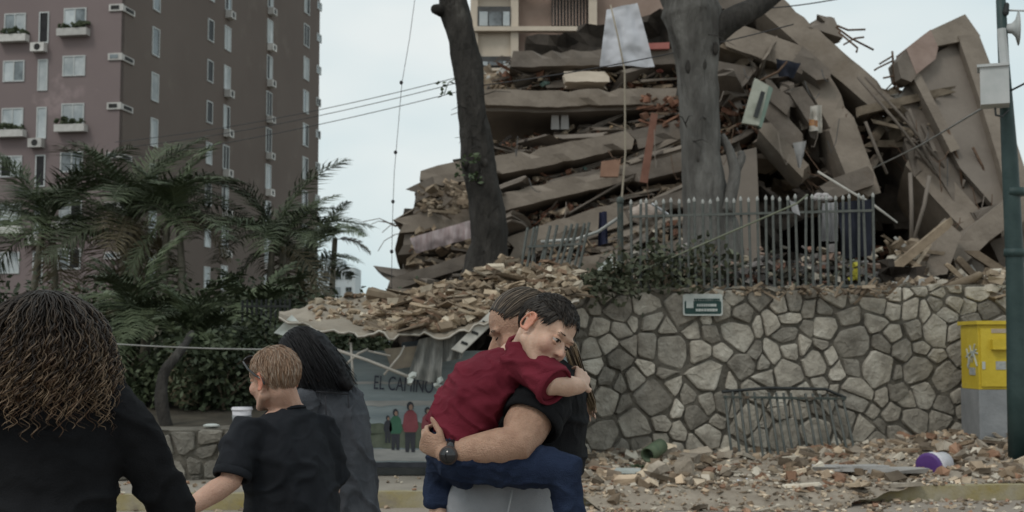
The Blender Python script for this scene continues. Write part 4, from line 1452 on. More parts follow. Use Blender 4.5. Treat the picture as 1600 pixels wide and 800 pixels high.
# sagging roof sheet
m_sheet = mat('dusty_canvas', (.215, .185, .148), (.29, .252, .205), 2, .9, .5, 14)
YKr = lambda s, t: YK - .45 + 1.9 * t
vs = []; fs = []; b = MB(); nx, ny = 60, 14
for j in range(ny + 1):
    for i in range(nx + 1):
        s, t = i / nx, j / ny
        x = 436 + (905 - 436) * s
        yf = 497 + 62 * math.sin(math.pi * min(1, s * 1.15)) ** 1.2 * .6 - 25 * s
        yb = 470 - 18 * s
        yb = yf + (yb - yf) * min(1, .25 + s * 5)
        y = yf + (yb - yf) * t
        p = P(x, y, YKr(s, t))
        p.z += .06 * fbm(p, 1.6) + .05 * fbm(p, 5)
        p.y += .05 * fbm(p + V((3, 3, 3)), 4)
        if j == 0:
            p.z -= .10 * abs(noise.noise(V((i * .8, 2, 2)))) ; p.y += .12 * noise.noise(V((i * .9, 7, 1)))
        vs.append(p)
for j in range(ny):
    for i in range(nx):
        a = j * (nx + 1) + i
        fs.append((a, a + 1, a + nx + 2, a + nx + 1))
n0 = len(vs)
vs2 = vs + [p - V((0, 0, .025)) for p in vs]
fs2 = fs + [tuple(k + n0 for k in f[::-1]) for f in fs]
for i in range(nx):
    fs2.append((i, i + n0, i + 1 + n0, i + 1))
b.add(vs2, fs2)
roof = b.build('roof_sheet', m_sheet, kk, True)
ROOF = vs
def roof_pt(s, t):
    i, j = min(nx, int(s * nx)), min(ny, int(t * ny))
    return ROOF[j * (nx + 1) + i] + V((rnd(-.05, .05), rnd(-.05, .05), 0))
b = MB(); b.limb([ROOF[i] + V((0, -.012, -.01)) for i in range(0, nx + 1)], [.011] * (nx + 1), 5, 0); b.build('roof_edge', mat('pale_edge', (.34, .32, .28), (.45, .42, .37), 5, .8), kk, True)
# torn strips and bars hanging below the roof edge
m_bar = mat('pale_bar', (.33, .31, .28), (.42, .4, .36), 6, .7)
for ln, r_ in (([(512, 542), (575, 563), (642, 590)], .018), ([(540, 570), (560, 552), (575, 545)], .014), ([(575, 548), (610, 556)], .012), ([(600, 586), (625, 555), (632, 540)], .012), ([(548, 535), (552, 600)], .014)):
    b = MB(); b.limb([P(x, y, YK - .35) for x, y in ln], [r_] * len(ln), 5, 0); b.build('frame_bar', m_bar, kk, True)
def cloth(name, poly, Y, m, par=None, fold=.05, freq=14, n=12, k=9, thick=.006):
    """quad (pixels: tl, tr, br, bl) as a folded hanging sheet"""
    (x0, y0), (x1, y1), (x2, y2), (x3, y3) = poly
    b = MB(); vs = []; fs = []
    for j in range(k + 1):
        for i in range(n + 1):
            s, t = i / n, j / k
            x = (x0 * (1 - s) + x1 * s) * (1 - t) + (x3 * (1 - s) + x2 * s) * t
            y = (y0 * (1 - s) + y1 * s) * (1 - t) + (y3 * (1 - s) + y2 * s) * t
            p = P(x, y, Y)
            p.y += fold * math.sin(s * freq + 1.5 * noise.noise(V((s * 2, t * 2, x0)))) * (.4 + .6 * t) + fold * fbm(p, 2.5)
            vs.append(p)
    for j in range(k):
        for i in range(n):
            a = j * (n + 1) + i
            fs.append((a, a + 1, a + n + 2, a + n + 1))
    m0 = len(vs)
    fs2 = fs + [tuple(q + m0 for q in f[::-1]) for f in fs]
    b.add(vs + [p + V((0, thick, 0)) for p in vs], fs2)
    return b.build(name, m, par, True)
m_rag = mat('grey_striped_sheet', (.12, .125, .12), (.22, .22, .205), 9, .8, .4, 30, stretch=(4, 1, .6))
cloth('hanging_sheet', [(655, 530), (692, 522), (690, 600), (636, 590)], YK - .33, m_rag, kk, .05, 16)
cloth('hanging_sheet', [(694, 520), (738, 512), (722, 560), (690, 566)], YK - .3, m_rag, kk, .05, 12)
cloth('hanging_sheet', [(600, 545), (655, 540), (650, 572), (612, 578)], YK - .25, mat('torn_board', (.2, .17, .14), (.3, .26, .2), 5, .9), kk, .02, 4)
cloth('hanging_sheet', [(628, 535), (668, 530), (662, 560), (625, 566)], YK - .15, mat('slate_sheet', (.07, .085, .10), (.10, .12, .14), 5, .8), kk, .02, 4)
for q in ((640, 597), (684, 603)):
    b = MB(); b.chunk(P(q[0], q[1], YK - .36), .07); b.chunk(P(q[0] + 3, q[1] - 9, YK - .36), .06); b.build('torn_scrap', m_sgw, kk)
cloth('canvas_flap', [(428, 520), (456, 492), (470, 506), (445, 525)], YK - .4, m_sgw, kk, .03, 6, 6, 5)
# pale perforated strip slanting down over the heap
st = [P(705, 545, YK - .42), P(768, 484, YK - .42), P(781, 494, YK - .42), P(722, 551, YK - .42)]
b = MB(); b.prism(st, V((0, .02, -.01))); ps = tag(b.build('perforated_strip', mat('pale_strip', (.42, .41, .38), (.52, .51, .47), 6, .7), None, fix=True), 'pale metal strip with slots sloping over the kiosk rubble', 'strip')
for s in (.2, .47, .74):
    b = MB(); c = (st[0].lerp(st[1], s) + st[3].lerp(st[2], s)) / 2 - V((0, .006, 0))
    d = (st[1] - st[0]).normalized()
    b.box(c, (.07, .006, .028), Matrix.Rotation(R(20), 3, 'Y')); b.build('slot', m_irond, ps)

# rubble heaped on the kiosk roof and behind it
b = MB()
WARM = [(.48, .40, .315), (.39, .33, .265), (.6, .525, .43), (.29, .24, .19), (.31, .225, .175), (.62, .58, .51), (.22, .185, .15)]
for _ in range(2200):
    s, t = rnd(.33, 1), rnd(.12, 1)
    p = roof_pt(s, t)
    k = random.choice(WARM); f = rnd(.7, 1.1); b.col = (k[0] * f, k[1] * f, k[2] * f)
    hgt = (.30 * min(1, (s - .32) * 2.4)) * (.35 + .65 * t)
    p.z += rnd(-.03, 1) * hgt
    q_ = random.random()
    if q_ < .16:
        rot = Matrix.Rotation(rnd(-.5, .5), 3, 'Y') @ Matrix.Rotation(rnd(-.9, .9), 3, 'Z')
        b.box(p, (rnd(.12, .45), rnd(.03, .07), rnd(.015, .04)), rot, .15)
    elif q_ < .24:
        rot = Matrix.Rotation(rnd(-.4, .4), 3, 'Y') @ Matrix.Rotation(rnd(-.9, .9), 3, 'Z') @ Matrix.Rotation(rnd(-.4, .4), 3, 'X')
        b.box(p, (rnd(.15, .35), rnd(.12, .25), rnd(.015, .03)), rot, .2)
    else:
        b.chunk(p, rnd(.025, .12))
for _ in range(160):
    s, t = rnd(.12, .45), rnd(.3, 1)
    b.col = random.choice(WARM); b.chunk(roof_pt(s, t) + V((0, 0, .02)), rnd(.03, .08))
tag(b.build('roof_rubble', m_deb), 'tan heap of brick and timber rubble lying on the kiosk roof', 'rubble', kind='stuff')
for (x0_, y0_, x1_, y1_, r_, lab) in ((575, 458, 640, 476, .07, 'split log lying on top of the kiosk rubble'), (600, 470, 700, 478, .05, 'long grey timber across the kiosk rubble'), (560, 510, 650, 500, .04, 'pale branch along the roof edge'), (670, 500, 760, 470, .045, 'rough plank pointing up at the embracing pair')):
    a, c = P(x0_, y0_, 14.6), P(x1_, y1_, 14.6)
    b = MB(); b.limb([a, a.lerp(c, .5) + V((0, 0, .02)), c], [r_, r_ * .95, r_ * .8], 7, .3)
    tag(b.build('timber', m_twig), lab, 'timber', 'timbers on the kiosk rubble')
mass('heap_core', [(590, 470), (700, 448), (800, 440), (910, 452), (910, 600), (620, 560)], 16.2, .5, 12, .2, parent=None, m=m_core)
o = bpy.data.objects['heap_core']; tag(o, 'brown earth and rubble bank behind the kiosk roof', 'rubble', kind='stuff')
scatter('bank_rubble', [[(600, 475), (700, 452), (790, 446), (905, 458), (905, 490), (620, 490)], [(780, 400), (900, 440), (905, 470), (780, 470)]], 420, 15.5, 16.2, 5, 14, WARM + [(.4, .36, .3), (.3, .27, .23)], 'small rubble between the dark tree and the stone wall', .2)
scatter('terrace_rubble', [[(800, 445), (960, 425), (990, 470), (800, 470)]], 200, 16.4, 18, 6, 16, TAN + LIT, 'rubble on the terrace edge under the bent railing', .15)
# coil of grey corrugated hose next to the railing
hz = thing('hose_bundle', 'bundle of grey hose loops at the broken wall end behind the embracing pair', 'hose', V((P(826, 476, 15.6).x, 15.6, P(826, 478, 15.6).z - .28)))
for k in range(7):
    b = MB(); c = P(800 + k * 9, 476 - k * .6, 15.6)
    b.limb([c + V((.20 * math.cos(a * .4), .05 * k * .1, .28 * math.sin(a * .4))) for a in range(0, 9)], [.016] * 9, 5, 0)
    b.build('hose_loop', mat('hose_grey', (.16, .155, .15), (.24, .235, .225), 6, .6), hz, True)

# ---------------------------------------------------------------- rubbish behind the railing
COLR = [(.65, .65, .63), (.6, .57, .52), (.3, .3, .32), (.25, .3, .25), (.3, .17, .14), (.45, .42, .36), (.3, .3, .33), (.12, .12, .13), (.36, .27, .24), (.08, .08, .09), (.1, .1, .09)]
b = MB()
for _ in range(900):
    x = rnd(1085, 1372) if random.random() < .8 else rnd(990, 1090)
    y = 452 - abs(random.gauss(0, 1)) * 26
    if y < 385:
        continue
    p = P(x, y, 16.2 + (x - 1000) * .0014 + rnd(.15, .9))
    k = random.choice(COLR); f = rnd(.6, 1); b.col = (k[0] * f, k[1] * f, k[2] * f)
    b.chunk(p, rnd(.035, .12), rnd(.5, 1.6))
tag(b.build('terrace_rubbish', m_deb), 'mixed pale and dark rubbish piled behind the iron railing', 'rubbish', kind='stuff')
mass('terrace_bank', [(985, 440), (1100, 420), (1240, 395), (1370, 405), (1480, 438), (1600, 430), (1660, 480), (985, 480)], 17.6, 1.2, 12, .2, parent=None, m=m_core)
tag(bpy.data.objects['terrace_bank'], 'dark earth bank of rubble behind the railing', 'rubble', kind='stuff')
scatter('wall_top_rubble', [[(1370, 442), (1500, 436), (1600, 418), (1640, 470), (1500, 462), (1370, 462)]], 260, 16.2, 17.4, 5, 15, TAN + LIT, 'pale rubble along the top of the stone wall behind the cabinet', .2)
scatter('wall_top_crumbs', [[(905, 452), (1400, 446), (1400, 458), (905, 466)]], 260, 15.65, 15.9, 3, 8, TAN, 'crumbs and twigs along the top edge of the stone wall', .4)
b = MB()
a = P(1450, 455, 16.4)
b.limb([P(1455, 456, 16.4), P(1490, 446, 16.4), P(1520, 436, 16.3), P(1532, 428, 16.3)], [.07, .06, .06, .04], 7, .5)
tag(b.build('broken_trunk', m_twig, None, True), 'broken grey branch lying on the wall top below the dark gap', 'branch')
m_yt = mat('yellow_cloth', (.5, .45, .06), (.6, .55, .1), 6, .8)
b = MB(); 
for k in range(6): b.chunk(P(1336 + rnd(-6, 6), 424 + rnd(-12, 12), 16.5), rnd(.05, .12))
tag(b.build('yellow_bag', m_yt), 'small crumpled bright yellow bag behind the railing', 'bag')
m_wc = mat('white_cloth', (.42, .43, .45), (.55, .56, .58), 4, .9, .3, 20)
tag(cloth('white_garment', [(1284, 318), (1308, 316), (1308, 378), (1282, 376)], 16.2, mat('grey_white_cloth', (.26, .26, .27), (.36, .36, .37), 4, .9), None, .05, 12), 'white garment hanging on the right part of the railing', 'garment')
tag(cloth('cloth_scrap', [(1234, 312), (1246, 318), (1250, 338), (1238, 330)], 15.9, mat('grey_white_cloth', (1, 1, 1)), None, .03, 6, 6, 5), 'pale scrap of cloth caught on the railing', 'cloth')
m_dkcl = mat('dark_blue_cloth', (.010, .012, .020), (.017, .02, .032), 4, .9)
tag(cloth('dark_tarp', [(1312, 316), (1362, 312), (1360, 400), (1314, 405)], 16.75, m_dkcl, None, .06, 12), 'dark blue tarp behind the right end of the railing', 'tarp')
tag(cloth('dark_blue_cloth', [(936, 332), (948, 330), (950, 380), (934, 384)], 16.9, mat('navy_cloth', (.015, .017, .04), (.025, .028, .06), 4, .9), None, .05, 8), 'navy blue cloth hanging left of the railing post', 'cloth')
m_carp = mat('dusty_carpet', (.26, .21, .18), (.40, .34, .30), 12, .95, .6, 30)
b = MB(); b.ell(P(1010, 336, 15.9), (.2, .1, .14), n=16, m=10)
for i, p in enumerate(b.v):
    c = P(1010, 336, 15.9); b.v[i] = p + (p - c).normalized() * .06 * fbm(p, 9)
tag(b.build('torn_carpet', m_carp, None, True), 'bundled torn carpet hanging over the left end of the railing', 'carpet')
b = MB(); b.limb([P(1018, 318, 15.75), P(1044, 335, 15.75)], [.018, .018], 5, 0); tag(b.build('white_stick', m_wc), 'short white stick lying over the torn carpet', 'stick')
b = MB()
for k in range(5): b.ell(P(1274 + k * 5, 310 - (k % 2) * 4, 16.3), (.06, .06, .04), n=8, m=5)
tag(b.build('bundled_cloth', mat('pinkish_cloth', (.3, .28, .28), (.42, .4, .4), 6, .9), None, True), 'bundled pale cloth on top of the railing', 'cloth')
# pale plaster block by the railing
slab('plaster_block', 925, 428, 16.6, 950, 400, 16.6, 24, .3, parent=None, m=m_sgw)
o = bpy.data.objects['plaster_block']; tag(o, 'tilted pale plaster block left of the railing post', 'block')
b = MB(); b.limb([P(1278, 268, 18.5), P(1330, 300, 18.5), P(1362, 318, 18.4), P(1402, 348, 18.4)], [.028, .03, .034, .022], 4, .3, .4)
tag(b.build('fallen_pipe', m_bar, None, True), 'pale bent metal strip slanting over the right end of the railing', 'strip')

# ---------------------------------------------------------------- things hanging in the ruin
m_rope = mat('rope', (.30, .26, .2), (.36, .32, .26), 8, .9)
# white sheet on a pole
YW = 27
fl = [(948, 14), (996, 4), (1023, 104), (937, 103)]
m_sheetw = mat('white_sheet', (.53, .54, .58), (.54, .55, .59), .5, .9)
tag(cloth('white_sheet', fl, YW - .1, m_sheetw, None, .07, 9, 30, 26), 'large white sheet hanging from a thin pole high in front of the ruin', 'sheet')
b = MB(); q = P(966, 440, YW); q.z = 2.2
b.limb([q, P(970, 330, YW), P(977, 240, YW), P(976, 110, YW - .25), P(965, 55, YW - .3), P(954, 8, YW - .25)], [.022, .022, .02, .02, .018, .018], 6, 0)
tag(b.build('thin_pole', m_rope, None, True), 'long thin pale pole carrying the white sheet', 'pole')
slab('white_block', 884, 110, 38.4, 950, 112, 38.4, 17, .8, parent=CB, m=m_cream)
m_red = mat('rusty_board', (.13, .06, .042), (.18, .09, .065), 3, .85, .4, 15)
b = MB(); b.prism([P(1018, 176, 35), P(1028, 178, 35), P(1012, 286, 34.6), P(1000, 284, 34.6)], V((0, .15, 0))); tag(b.build('rust_board', m_red, None, fix=True), 'long rust-red board standing among the broken floors left of the grey trunk', 'board')
b = MB(); b.prism([P(940, 252, 35.6), P(970, 248, 35.6), P(966, 276, 35.5), P(938, 276, 35.5)], V((0, .2, 0))); tag(b.build('orange_panel', mat('orange_brick_panel', (.2, .115, .08), (.25, .15, .105), 3, .9), None, fix=True), 'small orange-brown panel on the broken slab edge', 'panel')
b = MB(); b.prism([P(1000, 68, 38.8), P(1046, 66, 38.8), P(1046, 76, 38.8), P(1000, 77, 38.8)], V((0, .5, 0))); tag(b.build('red_crate', mat('faded_red', (.3, .1, .09), (.36, .14, .12), 3, .9), None, fix=True), 'faded red block on the upper floor left of the grey trunk', 'block')
# pair of pale windows in the dark gap
for x in (862, 877):
    b = MB(); b.prism([P(x, 178, 38.6), P(x + 11, 178, 38.6), P(x + 12, 202, 38.6), P(x - 1, 202, 38.6)], V((0, .1, 0))); b.build('shutter', mat('pale_shutter', (.3, .29, .28), (.38, .37, .36), 3, .8), CB, fix=True)
# greenish mattress / door hanging
b = MB(); b.prism([P(1180, 122, 35.2), P(1202, 134, 35.2), P(1186, 196, 34.9), P(1160, 192, 34.9)], V((0, .18, 0))); gd = tag(b.build('hanging_door', mat('greenish_door', (.24, .25, .21), (.36, .37, .32), 2.5, .8, .3, 10), None, fix=True), 'pale greenish door panel hanging in the ruin right of the grey trunk', 'door')
b = MB(); b.prism([P(1190, 140, 35.15), P(1196, 143, 35.15), P(1184, 184, 34.86), P(1177, 182, 34.86)], V((0, .02, 0))); b.build('dark_stripe', m_irond, gd, fix=True)
b = MB(); b.prism([P(1202, 134, 35.1), P(1208, 138, 35.1), P(1190, 200, 34.85), P(1186, 197, 34.85)], V((0, .2, 0))); b.build('door_edge', mat('green_edge', (.12, .17, .14), (.16, .21, .18), 3, .7), gd, fix=True)
tag(cloth('burnt_curtain', [(1266, 166), (1284, 164), (1286, 206), (1264, 204)], 35, mat('pale_curtain', (.40, .38, .34), (.5, .48, .44), 3, .9), None, .12, 9, 10, 8), 'pale curtain rag hanging deep in the ruin', 'curtain')
tag(cloth('curtain_hem', [(1264, 186), (1278, 188), (1278, 198), (1264, 196)], 34.75, mat('burnt_orange_cloth', (.32, .17, .06), (.22, .12, .1), 8, .9), None, .05, 9, 8, 4), 'burnt orange patch of the hanging rag', 'cloth')
tag(cloth('grey_rag', [(1238, 224), (1260, 220), (1252, 262), (1248, 262)], 35, mat('grey_rag', (.24, .24, .24), (.31, .31, .31), 3, .9), None, .08, 7, 8, 8), 'pointed grey rag hanging above the dark opening', 'cloth')
tag(cloth('striped_blanket', [(640, 372), (735, 344), (738, 372), (650, 396)], 32.2, mat('striped_pink_cloth', (.26, .2, .2), (.36, .31, .31), 2.2, .9, stretch=(6, 1, 1)), None, .1, 26, 24, 6), 'pinkish striped blanket draped over the broken left edge', 'blanket')
tag(cloth('blue_cloth', [(1212, 92), (1252, 98), (1240, 122), (1216, 118)], 36.1, m_dkcl, None, .12, 9, 10, 6), 'dark navy cloth caught between tilted beams', 'cloth')
for x, y, x2, y2, h, lab in ((1206, 128, 1246, 160, 26, 'tilted grey concrete lump under the navy cloth'), (1250, 128, 1276, 168, 24, 'grey-brown concrete lump beside the pale rag'), (1262, 84, 1290, 104, 26, 'grey concrete lump under the sloping beam')):
    o = slab('concrete_lump', x, y, 36.3, x2, y2, 36.2, h, .9, parent=None, m=m_conc2, jag=.25, seg=3)
    tag(o, lab, 'lump')

# ---------------------------------------------------------------- pavement rubble
b = MB(); vs = []; fs = []; nx, ny = 110, 26
def moundz(X, t):
    e = min(1, max(0, (X - .2) / .8))
    z = .135 + e * ((.04 + .05 * t + .26 * min(1, max(0, (X - 3.6) / 2.4)) * t) + .07 * fbm(V((X, t * 3, 2)), 1.6) + .03 * fbm(V((X, t * 3, 7)), 6)) * min(1, t * 4 + .25)
    return max(z, .142 if t > .12 else .02)
def moundp(X, t):
    cov = min(1, max(0, (4.3 - X + .5 * noise.noise(V((X * 2.3, 1, 0)))) / 1.4)) * min(1, max(0, (X - .3) / .6))     # where the rubble has buried the kerb
    y0 = kerbY(X) + .3 - (.75 + .28 * fbm(V((X, 0, 5)), 1.7)) * cov; y1 = wallY(X) + .02
    y = y0 + (y1 - y0) * t
    z = moundz(X, t)
    if cov > .02:
        q = (y - (kerbY(X) - .42)) / .42
        z = max(.004 + min(1, max(0, q)) * .16 + .02 * fbm(V((X, y, 4)), 5), z if y > kerbY(X) + .1 else -1) if q > 0 else .004
    return V((X, y, z))
for j in range(ny + 1):
    for i in range(nx + 1):
        vs.append(moundp(.1 + 9.4 * i / nx, j / ny))
for j in range(ny):
    for i in range(nx):
        a = j * (nx + 1) + i; fs.append((a, a + 1, a + nx + 2, a + nx + 1))
b.add(vs, fs)
m_dust = mat('rubble_dust', (.24, .203, .163), (.34, .29, .235), 5, .95, .9, 25, c3=(.18, .145, .11), c3scale=3)
tag(b.build('rubble_spread', m_dust, None, True), 'tan dust and crumbs spread over the pavement below the stone wall', 'rubble', kind='stuff')
PAV = [(.72, .60, .485), (.58, .48, .385), (.8, .71, .6), (.34, .275, .215), (.40, .255, .19), (.55, .52, .48), (.26, .22, .185), (.8, .78, .73), (.2, .17, .14)]
b = MB()
for _ in range(4600):
    X, t = rnd(.2, 9), rnd(0, 1) ** .8
    p = moundp(X, t); k = random.choice(PAV); f = rnd(.6, 1.1); b.col = (k[0] * f, k[1] * f, k[2] * f)
    s = rnd(.014, .058) if random.random() < .9 else rnd(.07, .15)
    if random.random() < .15:
        b.box(p + V((0, 0, s * .2)), (s * rnd(2, 4), s * .7, s * .3), Matrix.Rotation(rnd(0, 3.1), 3, 'Z') @ Matrix.Rotation(rnd(-.3, .3), 3, 'Y'), .1)
    else:
        b.chunk(p + V((0, 0, s * .15)), s)
for _ in range(1100):       # crumbs thick on the slope over the buried kerb
    X, t = rnd(.3, 4.3), rnd(0, .26); p = moundp(X, t)
    k = random.choice(PAV); f = rnd(.6, 1.1); b.col = (k[0] * f, k[1] * f, k[2] * f)
    s = rnd(.008, .04); b.chunk(p + V((0, 0, s * .15)), s, .8)
for _ in range(900):        # spill onto the kerb and road
    X = rnd(.3, 8); Y = kerbY(X) + .35 - abs(random.gauss(0, .7)); k = random.choice(PAV); b.col = k
    s = rnd(.015, .06); b.chunk(V((X, Y, (.145 if Y > kerbY(X) + .02 else .0) + s * .2)), s, .7)
for _ in range(260):        # a few pieces further left
    X = rnd(-7, .3); Y = rnd(kerbY(X) - .5, lowY(X)); b.col = random.choice(PAV)
    s = rnd(.015, .05); b.chunk(V((X, Y, (.145 if Y > kerbY(X) + .02 else .0) + s * .2)), s, .7)
tag(b.build('small_rubble', m_deb), 'small brick and plaster fragments over pavement and kerb', 'rubble', kind='stuff')
m_chunk = mat('pavement_chunk', (.23, .195, .155), (.34, .29, .235), 6, .95, .7, 20, rand=.3)
random.seed(21)
for k in range(46):
    X, t = rnd(.9, 8.2), rnd(.1, .95)
    b = MB(); s = rnd(.10, .22); b.chunk(V((0, 0, 0)), s, .8)
    # roughen
    bmx = b
    p = moundp(X, t)
    lo = min(q.z for q in b.v)
    b.v = [q + p + V((0, 0, -lo - s * .12)) for q in b.v]
    tag(b.build('rubble_chunk', m_chunk), 'larger tan plaster chunk among the pavement rubble', 'chunk', 'larger chunks on the pavement')
# flat grey boards near the kerb
for x0_, y0_, x1_, y1_, h, lab in ((1300, 748, 1380, 742, .04, 'flat grey board lying on rubble near the kerb'), (1345, 762, 1440, 758, .05, 'pale grey slab lying at the kerb edge'), (960, 742, 1000, 738, .03, 'white narrow board left of the green tube'), (1270, 745, 1330, 760, .04, 'broken grey tile sheet below the loose railing panel')):
    a, c = P(x0_, y0_, 13.2), P(x1_, y1_, 13.2)
    X = (a.x + c.x) / 2
    ctr = V((X, 13.2, moundz(X, .2) + .05))
    b = MB(); b.box(ctr, ((c - a).length, .35, h), Matrix.Rotation(rnd(-.25, .25), 3, 'Z') @ Matrix.Rotation(rnd(-.06, .06), 3, 'X'), .05)
    tag(b.build('board', m_sgw if 'white' in lab else mat('grey_board', (.27, .26, .25), (.36, .35, .34), 5, .8)), lab, 'board')
# purple bucket on its side
pc = P(1452, 730, 13.55)
m_pur = mat('purple_plastic', (.085, .035, .17), (.11, .05, .21), 4, .45)
m_whp = mat('white_plastic', (.55, .54, .58), (.65, .64, .68), 4, .45)
ax = V((.72, .65, .10)).normalized()
bk = thing('purple_bucket', 'white plastic bucket with purple lid lying on the rubble', 'bucket', V((pc.x, pc.y, moundz(pc.x, .45))))
b = MB(); b.limb([pc, pc + ax * .05, pc + ax * .30], [.142, .14, .115], 20, 0); b.build('bucket_body', m_whp, bk, True)
b = MB(); b.limb([pc - ax * .025, pc - ax * .022, pc + ax * .012], [.12, .15, .152], 20, 0); b.build('lid', m_pur, bk, True)
b = MB(); b.limb([pc + ax * .07, pc + ax * .085], [.148, .148], 20, 0); b.build('rim', m_whp, bk, True)
# crumpled white paper sheet
b = MB(); vs = []; fs = []
for j in range(6):
    for i in range(9):
        p = P(1152 + 60 * i / 8, 768 - 16 * j / 5, 12.75 + .04 * j)
        p.z = max(p.z, .16) ; p.z += .035 * noise.noise(V((i * .7, j * .9, 1)))
        vs.append(p)
for j in range(5):
    for i in range(8):
        a = j * 9 + i; fs.append((a, a + 1, a + 10, a + 9))
b.add(vs + [p - V((0, 0, .004)) for p in vs], fs + [tuple(q + 54 for q in f[::-1]) for f in fs])
tag(b.build('paper_sheet', mat('bluish_paper', (.58, .60, .66), (.66, .68, .73), 5, .8)), 'crumpled bluish white paper sheet on the pavement rubble', 'paper')
# green tube and leaves
gt = P(1012, 742, 14.0); gt.z = moundz(gt.x, .5) + .09
m_gt = mat('green_tube', (.07, .10, .06), (.12, .15, .09), 6, .6)
b = MB()
ring = []
for a in range(14):
    pass
axg = V((.55, .8, .25)).normalized(); u = axg.orthogonal().normalized(); w = axg.cross(u)
vs = []; n = 16
for s, r_ in ((0, .085), (.32, .085), (.32, .07), (0, .07)):
    for k in range(n):
        a = 6.283 * k / n; vs.append(gt + axg * s + u * r_ * math.cos(a) + w * r_ * math.sin(a))
fs = [(r_ * n + k, r_ * n + (k + 1) % n, ((r_ + 1) % 4) * n + (k + 1) % n, ((r_ + 1) % 4) * n + k) for r_ in range(4) for k in range(n)]
b.add(vs, fs)
tag(b.build('green_tube', m_gt, None, True, True), 'short open green cardboard-like tube on the rubble at the wall foot', 'tube')
b = MB()
for k in range(14):
    leaf_clump(b, P(1000 + rnd(-20, 30), 745 + rnd(-12, 12), 13.9), .08, 9, .13)
tag(b.build('fallen_leaves', m_leaf), 'dark green torn leaves beside the green tube', 'leaves', kind='stuff')
b = MB(); b.limb([P(915, 786, 12.2), P(960, 784, 12.25), P(1018, 785, 12.3)], [.03, .028, .022], 6, .5)
o = tag(b.build('pale_stick', m_bar, None, True), 'long pale stick lying along the kerb', 'stick')
# bucket on the low wall
bc = V((P(378, 650, lowY(-2.8) + .15).x, lowY(-2.8) + .15, .665))
wb = thing('white_bucket', 'white paint bucket standing on the low garden wall', 'bucket', bc)
b = MB(); b.limb([bc, bc + V((0, 0, .2))], [.085, .105], 16, 0); b.build('bucket_body', m_whp, wb, True)
b = MB(); b.limb([bc + V((0, 0, .17)), bc + V((0, 0, .185))], [.112, .112], 16, 0); b.build('rim', m_whp, wb, True)
b = MB(); b.limb([bc + V((0, 0, .05)), bc + V((0, 0, .12))], [.0965, .1015], 16, 0); b.build('label_band', m_gry, wb, True)
b = MB(); c = V((P(332, 652, 13.3).x, lowY(-3.1) + .12, .665)); b.ell(c + V((0, 0, .015)), (.09, .06, .02), n=9, m=5)
tag(b.build('crushed_cup', m_sgw), 'small crushed pale scrap on the low garden wall', 'scrap')

# dark railing in the garden
a, c = P(378, 545, 17.8), P(452, 545, 17.8)
a.z = c.z = .95
railing('garden_railing', 'dark garden railing behind the cropped head, in front of the palms', a, c, P(400, 468, 17.8).z - .95, P(400, 468, 17.8).z - .95, 11, 0, (.15, .92), .018, False, m_irond)

# ---------------------------------------------------------------- cables
m_cab = mat('black_cable', (.03, .03, .032), (.045, .045, .05), 4, .6)
def cable(label, pts, r, m=None, nm='cable', grp=None):
    b = MB(); b.limb(pts, [r] * len(pts), 5, 0)
    return tag(b.build(nm, m or m_cab, None, True), label, 'cable', grp)
def sag(a, c, s, n=14):
    return [a.lerp(c, k / n) - V((0, 0, 4 * s * (k / n) * (1 - k / n))) for k in range(n + 1)]
cable('upper overhead wire crossing from the tower to the dark tree', sag(P(180, 222, 30), P(726, 118, 24.0), .15), .008)
cable('middle overhead wire crossing from the tower to the dark tree', sag(P(180, 232, 30), P(728, 126, 24.0), .15), .008)
cable('lower overhead wire crossing from the tower to the dark tree', sag(P(182, 250, 30), P(728, 140, 24.0), .12), .008)
cable('wire across the white sheet and grey trunk at the top', sag(P(732, 136, 22), P(1240, 38, 20.5), .1), .010)
vp = [P(652, -30, 21), P(640, 60, 21), P(628, 130, 21), P(622, 200, 21), P(616, 270, 21), P(613, 350, 21), P(612, 430, 21), P(612, 470, 21)]
hc = thing('hanging_wire', 'thin wire with small beads hanging against the pale sky left of the dark tree', 'wire', V((vp[-1].x, 21, 1.0)))
b = MB(); b.limb(vp, [.006] * len(vp), 4, 0); b.build('strand', m_cab, hc, True)
for y, x in ((129, 627), (238, 618), (315, 614), (393, 612)):
    b = MB(); b.ell(P(x, y, 20.99), (.03, .03, .035), n=8, m=6); b.build('bead', m_cab, hc, True)
cable('pale cable stretched across the garden at head height', sag(P(120, 533, 13.2), P(430, 546, 13.0), .02), .008, mat('pale_cable', (.2, .2, .19), (.26, .26, .25), 4, .6))
cable('thin green rope slanting up over the iron railing', [P(870, 476, 15.5), P(990, 428, 15.55), P(1120, 372, 15.6), P(1245, 318, 15.7), P(1262, 304, 15.8)], .012, mat('green_rope', (.13, .14, .10), (.18, .19, .14), 4, .8), 'rope')
cable('grey cable slanting from the ruin up to the box on the pole', [P(1366, 262, 25), P(1440, 226, 20), P(1510, 184, 16), P(1540, 166, 14.1)], .014, mat('pale_cable', (1, 1, 1)))
cable('short wire leaving the pole to the right', [P(1578, 142, 14.2), P(1590, 136, 14.0), P(1640, 110, 13)], .012)
cable('wire above the sloping beam at the top right', sag(P(1180, 14, 24), P(1420, -30, 24), .1), .012)

